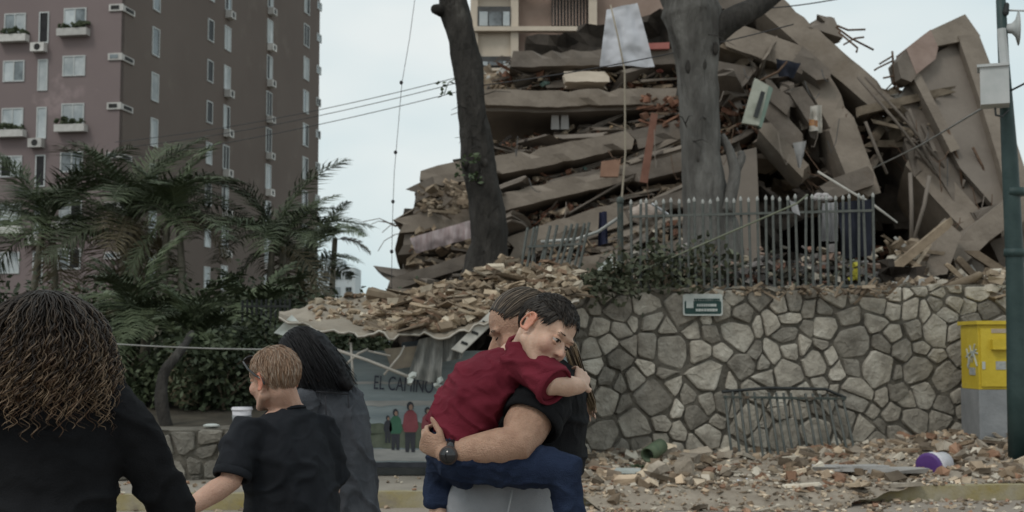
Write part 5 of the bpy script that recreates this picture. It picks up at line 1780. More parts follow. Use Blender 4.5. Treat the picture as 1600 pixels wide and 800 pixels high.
# ================================================================ PEOPLE
m_skin = mat('skin', (.36, .215, .15), (.47, .295, .21), 30, .5, .5, 220, attr=True, spec=.35, sss=.12)
m_skin_p = mat('skin_pale', (.47, .305, .225), (.57, .385, .295), 26, .55, .2, 160, attr=True, spec=.35, sss=.12)
m_skin_r = mat('skin_ruddy', (.44, .265, .195), (.52, .33, .25), 22, .6, .3, 160, attr=True, spec=.3, sss=.1)
m_black = mat('black_jersey', (.006, .0063, .0075), (.012, .0125, .0145), 5, .9, .35, 260, spec=.15)
m_black2 = mat('faded_black_cotton', (.011, .0125, .0155), (.02, .022, .027), 4, .9, .35, 260, spec=.15)
m_denim = mat('dark_grey_denim', (.048, .052, .06), (.085, .09, .103), 6, .9, .5, 220, spec=.15, c3=(.12, .127, .14), c3scale=5, c3lo=.6, c3hi=.8)
m_tee = mat('maroon_cotton', (.115, .013, .024), (.165, .021, .036), 5, .9, .35, 240, spec=.15)
m_jean = mat('blue_denim', (.011, .018, .042), (.024, .037, .075), 9, .9, .5, 260, spec=.15)
m_grey = mat('grey_leggings', (.24, .25, .27), (.30, .31, .33), 6, .9, .3, 220, spec=.15)
m_dktr = mat('dark_trousers', (.02, .02, .024), (.035, .035, .04), 6, .9, .3, 200)
m_shoe = mat('dark_shoe', (.03, .03, .03), (.06, .06, .06), 6, .6)
m_hair_curl = mat('curly_hair', (.9, .9, .9), (1, 1, 1), 30, .55, attr=True, spec=.35)
m_hair_blk = mat('black_hair', (.004, .004, .005), (.008, .0075, .009), 40, .55, spec=.2)
m_hair_str = mat('streaked_hair', (.9, .9, .9), (1, 1, 1), 30, .5, attr=True, spec=.35)
m_eye = mat('eye_white', (.36, .33, .31), (.40, .37, .35), 5, .25)
m_iris = mat('dark_iris', (.02, .012, .008), (.03, .018, .012), 5, .15, spec=.6)
m_lash = mat('eyelash', (.012, .009, .008), (.02, .015, .012), 5, .8)
m_lens = mat('dark_lens', (.012, .012, .014), (.02, .02, .022), 5, .12, spec=.6)


def frame(fwd, up):
    y = V(fwd).normalized(); z = V(up); z = (z - y * z.dot(y)).normalized(); x = y.cross(z)
    return Matrix((x, y, z)).transposed()


class Head:
    CR = V((0, -.012, .035)); RR = V((.077, .099, .088))

    def __init__(self, c, fwd, up, s=1.0, child=False):
        self.c = V(c); self.M = frame(fwd, up); self.s = s; self.child = child

    def w(self, p):
        return self.c + self.M @ (V(p) * self.s)

    def loc(self, p):
        return (self.M.transposed() @ (p - self.c)) / self.s

    def prims(self, mb):
        s = self.s; ch = self.child
        def e(c, r): mb.ell(self.w(c), [q * s for q in r], self.M, 18, 12)
        def cap(a, b, r0, r1): mb.limb([self.w(a), self.w(b)], [r0 * s, r1 * s], 10)
        e(self.CR, self.RR)
        e((0, .032, -.022), (.06, .060, .083))
        e((0, .018, -.035), (.062 if not ch else .066, .062, .06))
        for x in (-1, 1):
            e((x * .037, .058, -.026), (.027, .026, .027) if not ch else (.032, .028, .032))
            cap((x * .056, -.002, -.055), (x * .014, .070, -.094), .020, .017)
        e((0, .076, -.094 if not ch else -.088), (.022, .016, .016))
        cap((-.036, .080, .024), (.036, .080, .024), .012, .012)
        if ch:
            cap((0, .088, .004), (0, .104, -.026), .0075, .0105)
            for x in (-1, 1): e((x * .010, .094, -.030), (.0075, .009, .007))
        else:
            cap((0, .088, .010), (0, .112, -.028), .008, .012)
            for x in (-1, 1): e((x * .013, .098, -.033), (.0085, .011, .008))
        e((0, .086, -.056), (.021, .012, .0065)); e((0, .084, -.067), (.018, .012, .0075))
        for x in (-1, 1):     # ears: rim + bowl
            k = .98 if ch else 1.0
            pts = []
            for q in range(11):
                a = R(-70 + q * 27)
                pts.append(self.w((x * (.080 + .010 * k * (1 if 2 < q < 9 else .5)), -.012 - .019 * k * math.sin(a) * 1.0 - .002, -.004 + .031 * k * math.cos(a + R(10)))))
            mb.limb(pts, [.0046 * s] * len(pts), 7)
            e((x * .079, -.012, -.006), (.006, .016 * k, .026 * k))
            e((x * .080, -.004, -.030 * k), (.006, .008, .009))

    PUSH = [((.031, .092, .004), .014, -.011), ((-.031, .092, .004), .014, -.011), ((0, .10, -.0615), .007, -.004), ((0, .094, .010), .009, -.003),
            ((.088, -.008, -.004), .009, -.004), ((-.088, -.008, -.004), .009, -.004), ((0, .09, -.08), .010, -.004)]

    def finish(self, me):
        """eye sockets, mouth line, and the tint of lips, ears and cheeks"""
        ca = me.color_attributes.get('Col') or me.color_attributes.new('Col', 'FLOAT_COLOR', 'POINT')
        if not getattr(self, 'started', False):
            pass
        for i, v in enumerate(me.vertices):
            l = self.loc(v.co)
            if l.length > .17:
                continue
            y = self.M @ V((0, 1, 0))
            for p, sg_, am in self.PUSH:
                p = V(p)
                d2 = (l - p).length_squared
                if d2 < 9 * sg_ * sg_:
                    if abs(p.x) > .07:
                        dr = self.M @ V((1 if p.x > 0 else -1, 0, 0))
                    else:
                        dr = y
                    v.co += dr * (am * self.s * math.exp(-d2 / (2 * sg_ * sg_)))
            r = g = b_ = 1.0
            if abs(l.x) < .024 and -.076 < l.z < -.048 and l.y > .078:
                k = max(0, 1 - abs(l.x) / .024) ** .5 * max(0, 1 - abs(l.z + .062) / .015) ** .5
                r, g, b_ = 1 - .12 * k, 1 - .45 * k, 1 - .38 * k
            elif abs(l.x) > .074 and abs(l.y + .012) < .035 and abs(l.z) < .045:
                r, g, b_ = 1.05, .72, .66
            else:
                for sx in (-1, 1):
                    d = (l - V((sx * .042, .075, -.03))).length
                    k = math.exp(-(d / .028) ** 2); g -= .16 * k; b_ -= .14 * k
                d = (l - V((0, .115, -.03))).length; k = math.exp(-(d / .02) ** 2); g -= .12 * k; b_ -= .1 * k
            ca.data[i].color = (r, g, b_, 1)

    def eyes(self, parent, openness=1.0, sides=(-1, 1), brow=None):
        s = self.s
        for x in sides:
            c = self.w((x * .031, .0735, .003))
            if openness > .2:
                b = MB(); b.ell(c, (.0125 * s,) * 3, self.M, 14, 10); e = b.build('eyeball', m_eye, parent, True)
                d = (self.M @ V((x * .08, 1, -.30))).normalized()
                b = MB(); b.ell(c + d * .0085 * s, (.0062 * s,) * 3, self.M, 12, 8); b.build('iris', m_iris, e, True)
                zz = .0105
            else:
                zz = .0
            pts = []
            for k in range(9):
                u = -1 + k / 4
                z = .004 + (zz * .55 * (1 - u * u)) * openness - (.0045 * (1 - u * u) if openness <= .2 else 0)
                pts.append(self.w((x * .031 + u * .0155, .0745 + .0140 - .0048 * u * u, z)))
            b = MB(); b.limb(pts, [.0013 * s + .0010 * s * (1 - abs(-1 + k / 4)) for k in range(9)], 6, 0); b.build('eyelashes', m_lash, parent, True)
            if openness > .2:      # upper lid fold
                b = MB(); b.col = (1, .93, .9); b.ell(c + self.M @ V((0, .0004, .0068 - .004 * openness)) * s, (.0150 * s, .0128 * s, .0095 * s), self.M, 16, 10)
                b.ell(c + self.M @ V((0, -.0004, -.0105)) * s, (.0150 * s, .0124 * s, .0065 * s), self.M, 16, 10)
                b.build('eyelid', self.skin, parent, True)
            if brow:
                b = MB()
                for k in range(34):
                    u = rnd(-1, 1)
                    a = V((x * .033 + u * .019, .0935 - .012 * u * u, .0235 + .004 * (1 - u * u) + rnd(-.0026, .0026)))
                    q = a + V((x * .006, -.0005, .001))
                    b.tube([self.w(a), self.w(q)], .0009 * s, .0003, 3)
                b.build('eyebrow', brow, parent)


def tint_white(me):
    ca = me.color_attributes.new('Col', 'FLOAT_COLOR', 'POINT')
    ca.data.foreach_set('color', [1.0] * (4 * len(me.vertices)))


def wrinkle(me, fn):
    nv = [v.normal.copy() for v in me.vertices]
    for v, n in zip(me.vertices, nv):
        v.co += n * fn(v.co, n)
    me.update()


def folds(scale, amp, axis=V((0, 0, 1)), ratio=3.0, seed=0):
    """soft ridges running across the given axis"""
    ax_ = V(axis).normalized()
    def f(p, n):
        a = ax_ * p.dot(ax_)
        q = (p - a) * scale + a * scale * ratio + V((seed, seed * .7, 0))
        w = noise.noise(q + V((noise.noise(p * 9), noise.noise(p * 9 + V((5, 0, 0))), 0)) * .5)
        w2 = noise.noise(q * 2.2 + V((7, 3, 1)))
        return amp * (1.0 * math.exp(-(w / .11) ** 2) + .55 * w2 - .35)
    return f


def fade(f, c, r0, r1):
    c = V(c)
    def g(p, n):
        k = min(1, max(0, ((p - c).length - r0) / (r1 - r0)))
        return f(p, n) * k if k > 0 else 0
    return g


def hand(mb, wrist, d, nrm, size=1.0, curl=(28, 34, 26), thumb=1, spread=1.0):
    """palm + five fingers; d: hand direction, nrm: the way the palm faces, thumb: +1/-1 side"""
    d = V(d).normalized(); nrm = V(nrm); nrm = (nrm - d * nrm.dot(d)).normalized(); sd_ = d.cross(nrm) * thumb
    w = V(wrist); s = size
    mb.loft([(w, sd_ * .026 * s, nrm * .018 * s), (w + d * .03 * s, sd_ * .033 * s, nrm * .016 * s), (w + d * .065 * s, sd_ * .040 * s, nrm * .014 * s), (w + d * .088 * s, sd_ * .038 * s, nrm * .011 * s)], 14, .6)
    for k, (ln, off) in enumerate(((.072, .029), (.08, .010), (.075, -.010), (.06, -.029))):
        p = w + d * (.086 - .006 * abs(k - 1)) * s + sd_ * off * s
        dd = (d + sd_ * off * 3 * spread).normalized(); ang = 0
        pts = [p - dd * .02 * s, p]; rr_ = [.0088 * s, .0092 * s]
        for seg, c in zip((.44, .32, .26), curl):
            ang = R(c)
            axr = dd.cross(nrm).normalized()
            dd = (Matrix.Rotation(ang, 3, axr) @ dd).normalized()
            p = p + dd * ln * seg * s
            pts.append(p); rr_.append((.0085, .0078, .0068)[len(pts) - 3] * s)
        mb.limb(pts, rr_, 9)
    p = w + d * .022 * s + sd_ * .026 * s
    t1_ = (d * .75 + sd_ * .75 + nrm * .3).normalized(); t2_ = (d * .95 + sd_ * .3 + nrm * .35).normalized()
    mb.limb([p - t1_ * .015 * s, p + t1_ * .035 * s, p + t1_ * .035 * s + t2_ * .03 * s, p + t1_ * .035 * s + t2_ * .052 * s], [.013 * s, .0115 * s, .0098 * s, .0075 * s], 9)


def strands(name, guides, r, material, parent, colf=None, n=3, cap=None):
    b = MB()
    if cap:
        cap(b)
    for g in guides:
        k = len(g)
        base = colf() if colf else None
        pts = g
        o = len(b.v)
        b.limb(pts, [r * (1 - .75 * (i / (k - 1)) ** 2) for i in range(k)], n, 0)
        if base:
            for j in range(o, len(b.v)):
                t = min(1, ((j - o) // n) / (k - 1)) ** 1.4
                b.c[j] = tuple(base[0][q] * (1 - t) + base[1][q] * t for q in range(3))
    return b.build(name, material, parent, True)


def scalp_dirs(n, test):
    res = []
    while len(res) < n:
        d = V((random.gauss(0, 1), random.gauss(0, 1), random.gauss(0, 1))).normalized()
        if test(d):
            res.append(d)
    return res


def groom(h, n, test, flow, length, steps=7, lift=.12, jit=.25, rootoff=1.0):
    """short hair that hugs the skull: local marching on the cranium ellipsoid"""
    out_ = []
    for d in scalp_dirs(n, test):
        p = V((d.x * h.RR.x, d.y * h.RR.y, d.z * h.RR.z)) * rootoff
        pts = [h.w(h.CR + p)]
        L = length * rnd(.7, 1.2)
        j = V((rnd(-jit, jit), rnd(-jit, jit), rnd(-jit, jit)))
        lf = lift * rnd(.4, 1.2)
        for k in range(1, steps + 1):
            nn = V((p.x / h.RR.x ** 2, p.y / h.RR.y ** 2, p.z / h.RR.z ** 2)).normalized()
            f = V(flow(p, d)) + j
            f = (f - nn * f.dot(nn))
            if f.length > 1e-5:
                f.normalize()
            p = p + f * L / steps
            e = math.sqrt((p.x / h.RR.x) ** 2 + (p.y / h.RR.y) ** 2 + (p.z / h.RR.z) ** 2)
            p = p / e * (rootoff + lf * (k / steps) ** .8 * 1.0)
            pts.append(h.w(h.CR + p))
        out_.append(pts)
    return out_


def scalp_cap(h, test, k=1.02):
    def f(b):
        n, m = 40, 26; idx = {}; vs = []; fs = []
        for i in range(m + 1):
            for j in range(n):
                ph = math.pi * i / m; t = 2 * math.pi * j / n
                d = V((math.sin(ph) * math.cos(t), math.sin(ph) * math.sin(t), math.cos(ph)))
                vs.append((d, h.w(h.CR + V((d.x * h.RR.x, d.y * h.RR.y, d.z * h.RR.z)) * k)))
        for i in range(m):
            for j in range(n):
                q = (i * n + j, (i + 1) * n + j, (i + 1) * n + (j + 1) % n, i * n + (j + 1) % n)
                if all(test(vs[a][0]) for a in q):
                    fs.append(q)
        b.col = (.02, .016, .013)
        b.add([v[1] for v in vs], fs)
        b.col = (1, 1, 1)
    return f


def legs(mb, hipL, hipR, ankL, ankR, r=(.095, .062, .045), dome=1.0, to=1.0, fwd=V((0, 1, 0))):
    for hp, an in ((hipL, ankL), (hipR, ankR)):
        kn = V(hp).lerp(V(an), .48) + V(fwd) * .015
        if to < 1:
            e = kn.lerp(V(an), to)
        else:
            e = V(an)
        mb.limb([hp, V(hp).lerp(kn, .4), kn, kn.lerp(e, .35), e], [r[0], r[0] * .92, r[1], r[1] * .98, r[2]], 14, dome)


def feet(par, anks, fwd, bare=None):
    for a in anks:
        f = V((fwd[0], fwd[1], 0)).normalized(); sd_ = f.cross(V((0, 0, 1)))
        b = MB(); g = V((a[0], a[1], 0))
        b.loft([(g - f * .07 + V((0, 0, .045)), sd_ * .032, V((0, 0, .045))), (g + V((0, 0, .06)), sd_ * .040, V((0, 0, .06))), (g + f * .09 + V((0, 0, .042)), sd_ * .047, V((0, 0, .042))), (g + f * .16 + V((0, 0, .028)), sd_ * .04, V((0, 0, .028)))], 14, .6)
        b.build('shoe', m_shoe, par, True)


def body_obj(mb, heads, skin, parent, voxel, smooth=5):
    me = remesh(mb, voxel, smooth, .5)
    tint_white(me)
    for h in heads:
        h.skin = skin
        h.finish(me)
    me.update()
    return mesh_obj('body', me, skin, parent)


def garment(name, mb, m, parent, voxel, smooth, fn=None):
    me = remesh(mb, voxel, smooth, .5)
    if fn:
        fs_ = fn if isinstance(fn, (list, tuple)) else [fn]
        for f in fs_:
            wrinkle(me, f)
    return mesh_obj(name, me, m, parent)


def hem(c, d, r, tr, m, parent, flat=1.0):
    d = V(d).normalized(); u_ = d.orthogonal().normalized(); w_ = d.cross(u_)
    b_ = MB(); n = 22; k = 8; vs = []; fs = []
    for i in range(n):
        a = 6.283185 * i / n; rad = u_ * math.cos(a) + w_ * math.sin(a) * flat
        for j in range(k):
            t = 6.283185 * j / k
            vs.append(V(c) + rad * (r + tr * math.cos(t)) + d * tr * 2.2 * math.sin(t))
    for i in range(n):
        for j in range(k):
            fs.append((i * k + j, ((i + 1) % n) * k + j, ((i + 1) % n) * k + (j + 1) % k, i * k + (j + 1) % k))
    b_.add(vs, fs)
    return b_.build('sleeve_hem', m, parent, True, True)


def person(label, x, y):
    return thing('person', label, 'person', V((x, y, 0)))


# ---------------------------------------------------------------- person with curly hair, nearest, at the left
random.seed(11)
Y = 3.0
pa = person('person with long curly brown hair in a black sweatshirt, seen from behind', P(75, 900, Y).x, Y)
hA = Head(P(74, 540, Y), (.12, 1, -.05), (0, 0, 1), 1.0)
neck = P(76, 600, Y); ch = P(74, 660, Y); wa = P(78, 850, Y); pv = V((wa.x, Y, .90))
shL, shR = P(-38, 640, Y), P(186, 642, Y)
elL, elR = P(-100, 830, Y - .02), P(274, 806, Y + .08)
wrL, wrR = P(-90, 985, Y + .1), P(300, 930, Y + .40)
mb = MB(); hA.prims(mb)
mb.limb([hA.w((0, -.02, -.03)), neck, neck - V((0, 0, .06))], [.055, .055, .07], 14)
sx = V((1, 0, 0)); dy = V((0, 1, 0))
mb.loft([(pv, sx * .16, dy * .11), (V((pv.x, Y, 1.05)), sx * .14, dy * .10), (V((ch.x, Y, 1.22)), sx * .155, dy * .105), (V((ch.x, Y, 1.34)), sx * .165, dy * .09), (V((ch.x, Y, 1.41)), sx * .08, dy * .06)], 20, .5)
for a, e, w_ in ((shL, elL, wrL), (shR, elR, wrR)):
    mb.limb([a, e, w_], [.05, .04, .028], 12)
hand(mb, wrR, wrR - elR, (-1, 0, 0), 1, thumb=1); hand(mb, wrL, wrL - elL, (1, 0, 0), 1, thumb=-1)
hl, hr = V((pv.x - .085, Y, .87)), V((pv.x + .085, Y, .87))
legs(mb, hl, hr, V((hl.x, Y, .07)), V((hr.x, Y + .05, .07)))
body_obj(mb, [hA], m_skin, pa, .007)
mb = MB()
mb.loft([(V((pv.x, Y, .80)), sx * .175, dy * .155), (V((pv.x, Y, .98)), sx * .158, dy * .14), (V((ch.x + .005, Y, 1.14)), sx * .158, dy * .135), (V((ch.x, Y, 1.26)), sx * .172, dy * .14), (V((ch.x, Y, 1.35)), sx * .172, dy * .115), (V((ch.x, Y, 1.40)), sx * .125, dy * .085), (V((neck.x, Y - .005, 1.435)), sx * .075, dy * .075)], 26, .35)
mb.limb([shR + V((-.02, 0, .012)), shR.lerp(elR, .35), elR, elR.lerp(wrR, .5), wrR], [.066, .060, .052, .046, .042], 16)
mb.limb([shL + V((.02, 0, .012)), shL.lerp(elL, .35), elL, elL.lerp(wrL, .5), wrL], [.066, .060, .052, .046, .042], 16)
garment('sweatshirt', mb, m_black, pa, .008, 8, [folds(5, .010, (.3, 0, 1), 2.0, 3), folds(16, .003, (0, 0, 1), 1.2, 8)])
b = MB(); hd = P(78, 612, Y - .085)
b.loft([(P(40, 628, Y - .06), V((0, .05, 0)), V((0, 0, .03))), (P(78, 645, Y - .10), V((0, .06, 0)), V((0, 0, .045))), (P(120, 628, Y - .06), V((0, .05, 0)), V((0, 0, .03)))], 14, .8)
garment('hood', b, m_black, pa, .008, 5)
mb = MB(); legs(mb, hl, hr, V((hl.x, Y, .06)), V((hr.x, Y + .05, .06)), (.105, .075, .062)); garment('trousers', mb, m_dktr, pa, .012, 3)
feet(pa, [V((hl.x, Y, 0)), V((hr.x, Y + .05, 0))], (.1, 1))
# hair: each lock is a spiral round a falling guide
gs = []
def curl_guide(d, L, amp, wl):
    p = V((d.x * .077, d.y * .099, d.z * .088)); p = hA.w(hA.CR + p * 1.02)
    out_dir = hA.M @ V((d.x, d.y, d.z * .5)); hz = V((out_dir.x, out_dir.y, 0))
    vel = (out_dir * .22 + hz * .8 + V((rnd(-.35, .35), rnd(-.35, .2), -.1))).normalized()
    pts = [p]; n = int(L / .0065); ph = rnd(0, 6.28)
    tgt = rnd(.75, 1.18)
    for k in range(n):
        vel = (vel * .90 + V((hz.x * .24, hz.y * .08, -1)) * .15).normalized()
        q = pts[-1] + vel * .0065
        l = q - hA.w(hA.CR)
        e = math.sqrt((l.x / .118) ** 2 + (l.y / .12) ** 2 + (l.z / .115) ** 2)
        if e < tgt and l.z > -.16:
            rad = V((l.x, l.y, l.z * .3)); 
            if rad.length > 1e-4: q += rad.normalized() * .0028
        pts.append(q)
    res = []
    for k, q in enumerate(pts):
        t = (pts[min(k + 1, len(pts) - 1)] - pts[max(0, k - 1)]).normalized()
        u = t.cross(V((.3, .9, .1))).normalized(); w_ = t.cross(u)
        a = amp * min(1, (k / 20) ** 1.5)
        g = 6.283 * k * .0065 / wl + ph
        res.append(q + u * a * math.cos(g) + w_ * a * math.sin(g))
    return res
for d in scalp_dirs(1100, lambda d: d.z > -.30 and not (d.y > .45 and d.z < .55)):
    gs.append(curl_guide(d, rnd(.15, .26) + .05 * max(0, d.z), rnd(.004, .012), rnd(.024, .055)))
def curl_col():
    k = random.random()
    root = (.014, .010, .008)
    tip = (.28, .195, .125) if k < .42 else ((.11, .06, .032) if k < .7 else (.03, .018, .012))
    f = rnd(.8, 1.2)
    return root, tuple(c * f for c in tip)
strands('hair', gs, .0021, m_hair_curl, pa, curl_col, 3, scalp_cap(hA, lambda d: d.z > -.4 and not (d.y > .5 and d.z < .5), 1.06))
# dense dark under-layer so the head never shows through
b = MB(); b.ell(hA.w((0, -.02, .02)), (.100, .115, .105), hA.M, 22, 16)
b.loft([(hA.w((0, -.06, .02)), sx * .10, dy * .05), (hA.w((.01, -.085, -.05)), sx * .115, dy * .045), (hA.w((.01, -.09, -.11)), sx * .11, dy * .03)], 20, .6)
garment('hair_underlayer', b, mat('deep_brown_hair', (.010, .008, .006), (.02, .014, .010), 40, .6, .8, 90), pa, .009, 4, folds(40, .008, (1, 0, 0), .3, 4))

# ---------------------------------------------------------------- cropped fair hair, sunglasses on the head
random.seed(12)
Y = 4.9
pb_ = person('person with cropped fair hair, sunglasses pushed up, and a loose black t-shirt', P(440, 900, Y).x, Y)
fB = V((-.80, .60, -.10)).normalized(); fBh = V((-.80, .60, 0)).normalized()
hB = Head(P(428, 594, Y - .03), fB, (-.05, 0, 1), 1.02)
sB = fBh.cross(V((0, 0, 1)))      # to the person's right
neck = P(450, 640, Y); ch = P(446, 690, Y)
shL = P(382, 672, Y - .14); shR = P(506, 670, Y + .10)
elL = P(360, 752, Y - .22); wrL = P(283, 802, Y - .34)
elR = P(516, 765, Y + .12); wrR = P(480, 782, Y + .30)
ctr = P(447, 800, Y); zc = lambda y: P(450, y, Y).z
mb = MB(); hB.prims(mb)
mb.limb([hB.w((0, -.03, -.03)), neck, neck - V((0, 0, .07))], [.058, .057, .075], 14)
mb.loft([(V((ctr.x, Y, .80)), sB * .16, fBh * .12), (V((ctr.x, Y, 1.0)), sB * .15, fBh * .12), (V((ch.x, Y, 1.14)), sB * .16, fBh * .115), (V((ch.x, Y, 1.21)), sB * .14, fBh * .09), (V((neck.x, Y, 1.26)), sB * .075, fBh * .06)], 20, .5)
mb.limb([shL, shL.lerp(elL, .5), elL, elL.lerp(wrL, .3), wrL], [.05, .047, .041, .042, .028], 14)
mb.limb([shR, elR, wrR], [.05, .040, .028], 14)
hand(mb, wrL, wrL - elL, (.6, .6, .2), 1, thumb=1); hand(mb, wrR, wrR - elR, (.3, 0, 1), 1, thumb=-1)
hl, hr = V((ctr.x, Y, .78)) - sB * .085, V((ctr.x, Y, .78)) + sB * .085
legs(mb, hl, hr, V((hl.x, hl.y, .07)), V((hr.x, hr.y, .07)))
body_obj(mb, [hB], m_skin_r, pb_, .005)
hB.eyes(pb_, .6, (-1,), None)
mb = MB()
cx = ctr.x
mb.loft([(V((cx + .02, Y, .72)), sB * .20, fBh * .17), (V((cx + .025, Y, .90)), sB * .20, fBh * .165), (V((cx + .01, Y, 1.05)), sB * .195, fBh * .155), (V((ch.x, Y, 1.15)), sB * .185, fBh * .135), (V((ch.x, Y, 1.21)), sB * .16, fBh * .105), (V((neck.x - .005, Y, 1.25)), sB * .10, fBh * .075), (V((neck.x, Y, 1.268)), sB * .068, fBh * .064)], 26, .15)
mb.limb([shL + V((.03, .02, .02)), shL.lerp(elL, .4), shL.lerp(elL, .80)], [.068, .070, .072], 16, .3)
mb.limb([shR + V((-.03, -.02, .02)), shR.lerp(elR, .4), shR.lerp(elR, .86)], [.068, .074, .076], 16, .5)
garment('t_shirt', mb, m_black2, pb_, .008, 7, [fade(folds(4.5, .013, (.5, 0, .8), 1.6, 1), shL.lerp(elL, .86), .05, .12), folds(14, .003, (0, 0, 1), 1.0, 5)])
b = MB(); b.limb([neck + V((0, 0, -.012)) + (sB * math.cos(a * .5236) * .066 + fBh * math.sin(a * .5236) * .062) + V((0, 0, .008 - .018 * math.sin(a * .5236))) for a in range(13)], [.007] * 13, 7, 0)
b.build('collar', m_black2, pb_, True)
mb = MB(); legs(mb, hl, hr, V((hl.x, hl.y, .06)), V((hr.x, hr.y, .06)), (.11, .08, .065)); garment('trousers', mb, m_dktr, pb_, .012, 3)
feet(pb_, [hl, hr], fBh)
def tB(d): return (d.z > -.02 and d.y < .62 + .35 * d.z) or (d.y < -.15 and d.z > -.62 and abs(d.x) < .9) or (d.z > .1 and d.y < .8)
gs = groom(hB, 1700, tB, lambda p, d: V((d.x * .6, -.25, -1.0)) if d.y < -.2 else V((d.x * .8, -.5 + .9 * max(0, d.y), -.45)), .045, 5, .11, .28)
def colB():
    a = random.choice([(.42, .28, .19), (.36, .23, .15), (.27, .165, .105), (.48, .38, .30)]); return tuple(c * .7 for c in a), a
strands('hair', gs, .0017, m_hair_str, pb_, colB, 3)
b = MB()
scalp_cap(hB, tB, 1.012)(b); b.c = [(.30, .19, .13)] * len(b.c); b.build('hair_undercoat', m_hair_str, pb_, True)
hem(shL.lerp(elL, .86), elL - shL, .064, .008, m_black2, pb_)
# sunglasses on top of the head
g = thing('sunglasses', 'dark sunglasses pushed up onto the cropped fair hair', 'sunglasses', hB.w((0, .07, .07)))
for x in (-1, 1):
    b = MB(); c = hB.w((x * .036, .088, .082)); Mg = hB.M @ Matrix.Rotation(R(38), 3, 'X'); b.ell(c, (.031, .006, .023), Mg, 16, 10); b.build('lens', m_lens, g, True)
    b = MB(); b.limb([hB.w((x * .066, .083, .078)), hB.w((x * .083, .045, .050)), hB.w((x * .088, 0.0, .022)), hB.w((x * .087, -.028, .008)), hB.w((x * .082, -.036, -.012))], [.0042] * 5, 6); b.build('temple_arm', m_lens, g, True)
b = MB(); b.limb([hB.w((-.012, .098, .084)), hB.w((.012, .098, .084))], [.004, .004], 6); b.build('bridge', m_lens, g, True)

# ---------------------------------------------------------------- black-haired person in a denim jacket
random.seed(13)
Y = 5.6
pc_ = person('person with loose long black hair in a dark grey denim jacket', P(528, 900, Y).x, Y)
fC = V((-.72, .62, -.3)).normalized(); fCh = V((-.76, .65, 0)).normalized(); sC = fCh.cross(V((0, 0, 1)))
hC = Head(P(470, 560, Y), fC, (-.12, .1, 1), 1.0)
neck = P(500, 604, Y)
shL = P(468, 628, Y - .15); shR = P(551, 625, Y + .10)
elL = P(474, 722, Y - .18); wrL = P(460, 800, Y - .05); elR = P(561, 720, Y + .14); wrR = P(552, 800, Y + .28)
cx = P(513, 700, Y).x; z = lambda y: P(525, y, Y).z
mb = MB(); hC.prims(mb)
mb.limb([hC.w((0, -.03, -.03)), neck, neck + V((.01, 0, -.08))], [.055, .055, .07], 14)
mb.loft([(V((cx + .03, Y, .80)), sC * .16, fCh * .11), (V((cx + .02, Y, 1.0)), sC * .145, fCh * .105), (V((cx, Y, 1.18)), sC * .155, fCh * .105), (V((cx, Y, 1.27)), sC * .15, fCh * .09), (V((neck.x, Y, 1.33)), sC * .07, fCh * .06)], 20, .5)
mb.limb([shL, elL, wrL], [.05, .04, .028], 12); mb.limb([shR, elR, wrR], [.05, .04, .028], 12)
hand(mb, wrL, wrL - elL, (.6, .2, 0), 1, thumb=1); hand(mb, wrR, wrR - elR, (-.6, .2, 0), 1, thumb=-1)
hl, hr = V((cx + .03, Y, .78)) - sC * .085, V((cx + .03, Y, .78)) + sC * .085
legs(mb, hl, hr, V((hl.x, hl.y, .07)), V((hr.x, hr.y, .07)))
body_obj(mb, [hC], m_skin, pc_, .007)
mb = MB()
mb.loft([(V((cx + .045, Y, .76)), sC * .205, fCh * .165), (V((cx + .035, Y, .92)), sC * .195, fCh * .155), (V((cx + .02, Y, 1.08)), sC * .19, fCh * .15), (V((cx + .008, Y, 1.20)), sC * .19, fCh * .145), (V((cx, Y, 1.275)), sC * .172, fCh * .115), (V((neck.x + .005, Y, 1.325)), sC * .10, fCh * .08)], 26, .3)
jb = garment('jacket_body', mb, m_denim, pc_, .008, 6, [folds(4.5, .012, (.9, .2, .15), 1.8, 6), folds(15, .003, (0, 0, 1), 1.0, 5)])
for s_, e_, w_, k in ((shL, elL, wrL, 1), (shR, elR, wrR, -1)):
    mb = MB(); mb.limb([s_ + V((.02 * k, .01 * k, .015)), s_.lerp(e_, .35), e_, e_.lerp(w_, .5), w_], [.070, .068, .060, .055, .048], 16, .6)
    garment('sleeve', mb, m_denim, pc_, .008, 5, folds(10, .006, (w_ - s_), 2.2, 3 + k))
for a, c in ((P(494, 612, Y - .19), P(544, 616, Y - .09)), (P(508, 618, Y - .175), P(518, 795, Y - .19)), (P(544, 618, Y - .09), P(554, 795, Y - .10))):
    b = MB(); b.limb([a.lerp(c, t / 6) for t in range(7)], [.0035] * 7, 5, 0); b.build('seam', mat('denim_seam', (.02, .021, .025), (.03, .03, .035), 8, .9), jb, True)
mb = MB(); legs(mb, hl, hr, V((hl.x, hl.y, .06)), V((hr.x, hr.y, .06)), (.105, .075, .062)); garment('trousers', mb, m_dktr, pc_, .012, 3)
feet(pc_, [hl, hr], fCh)
gs = []
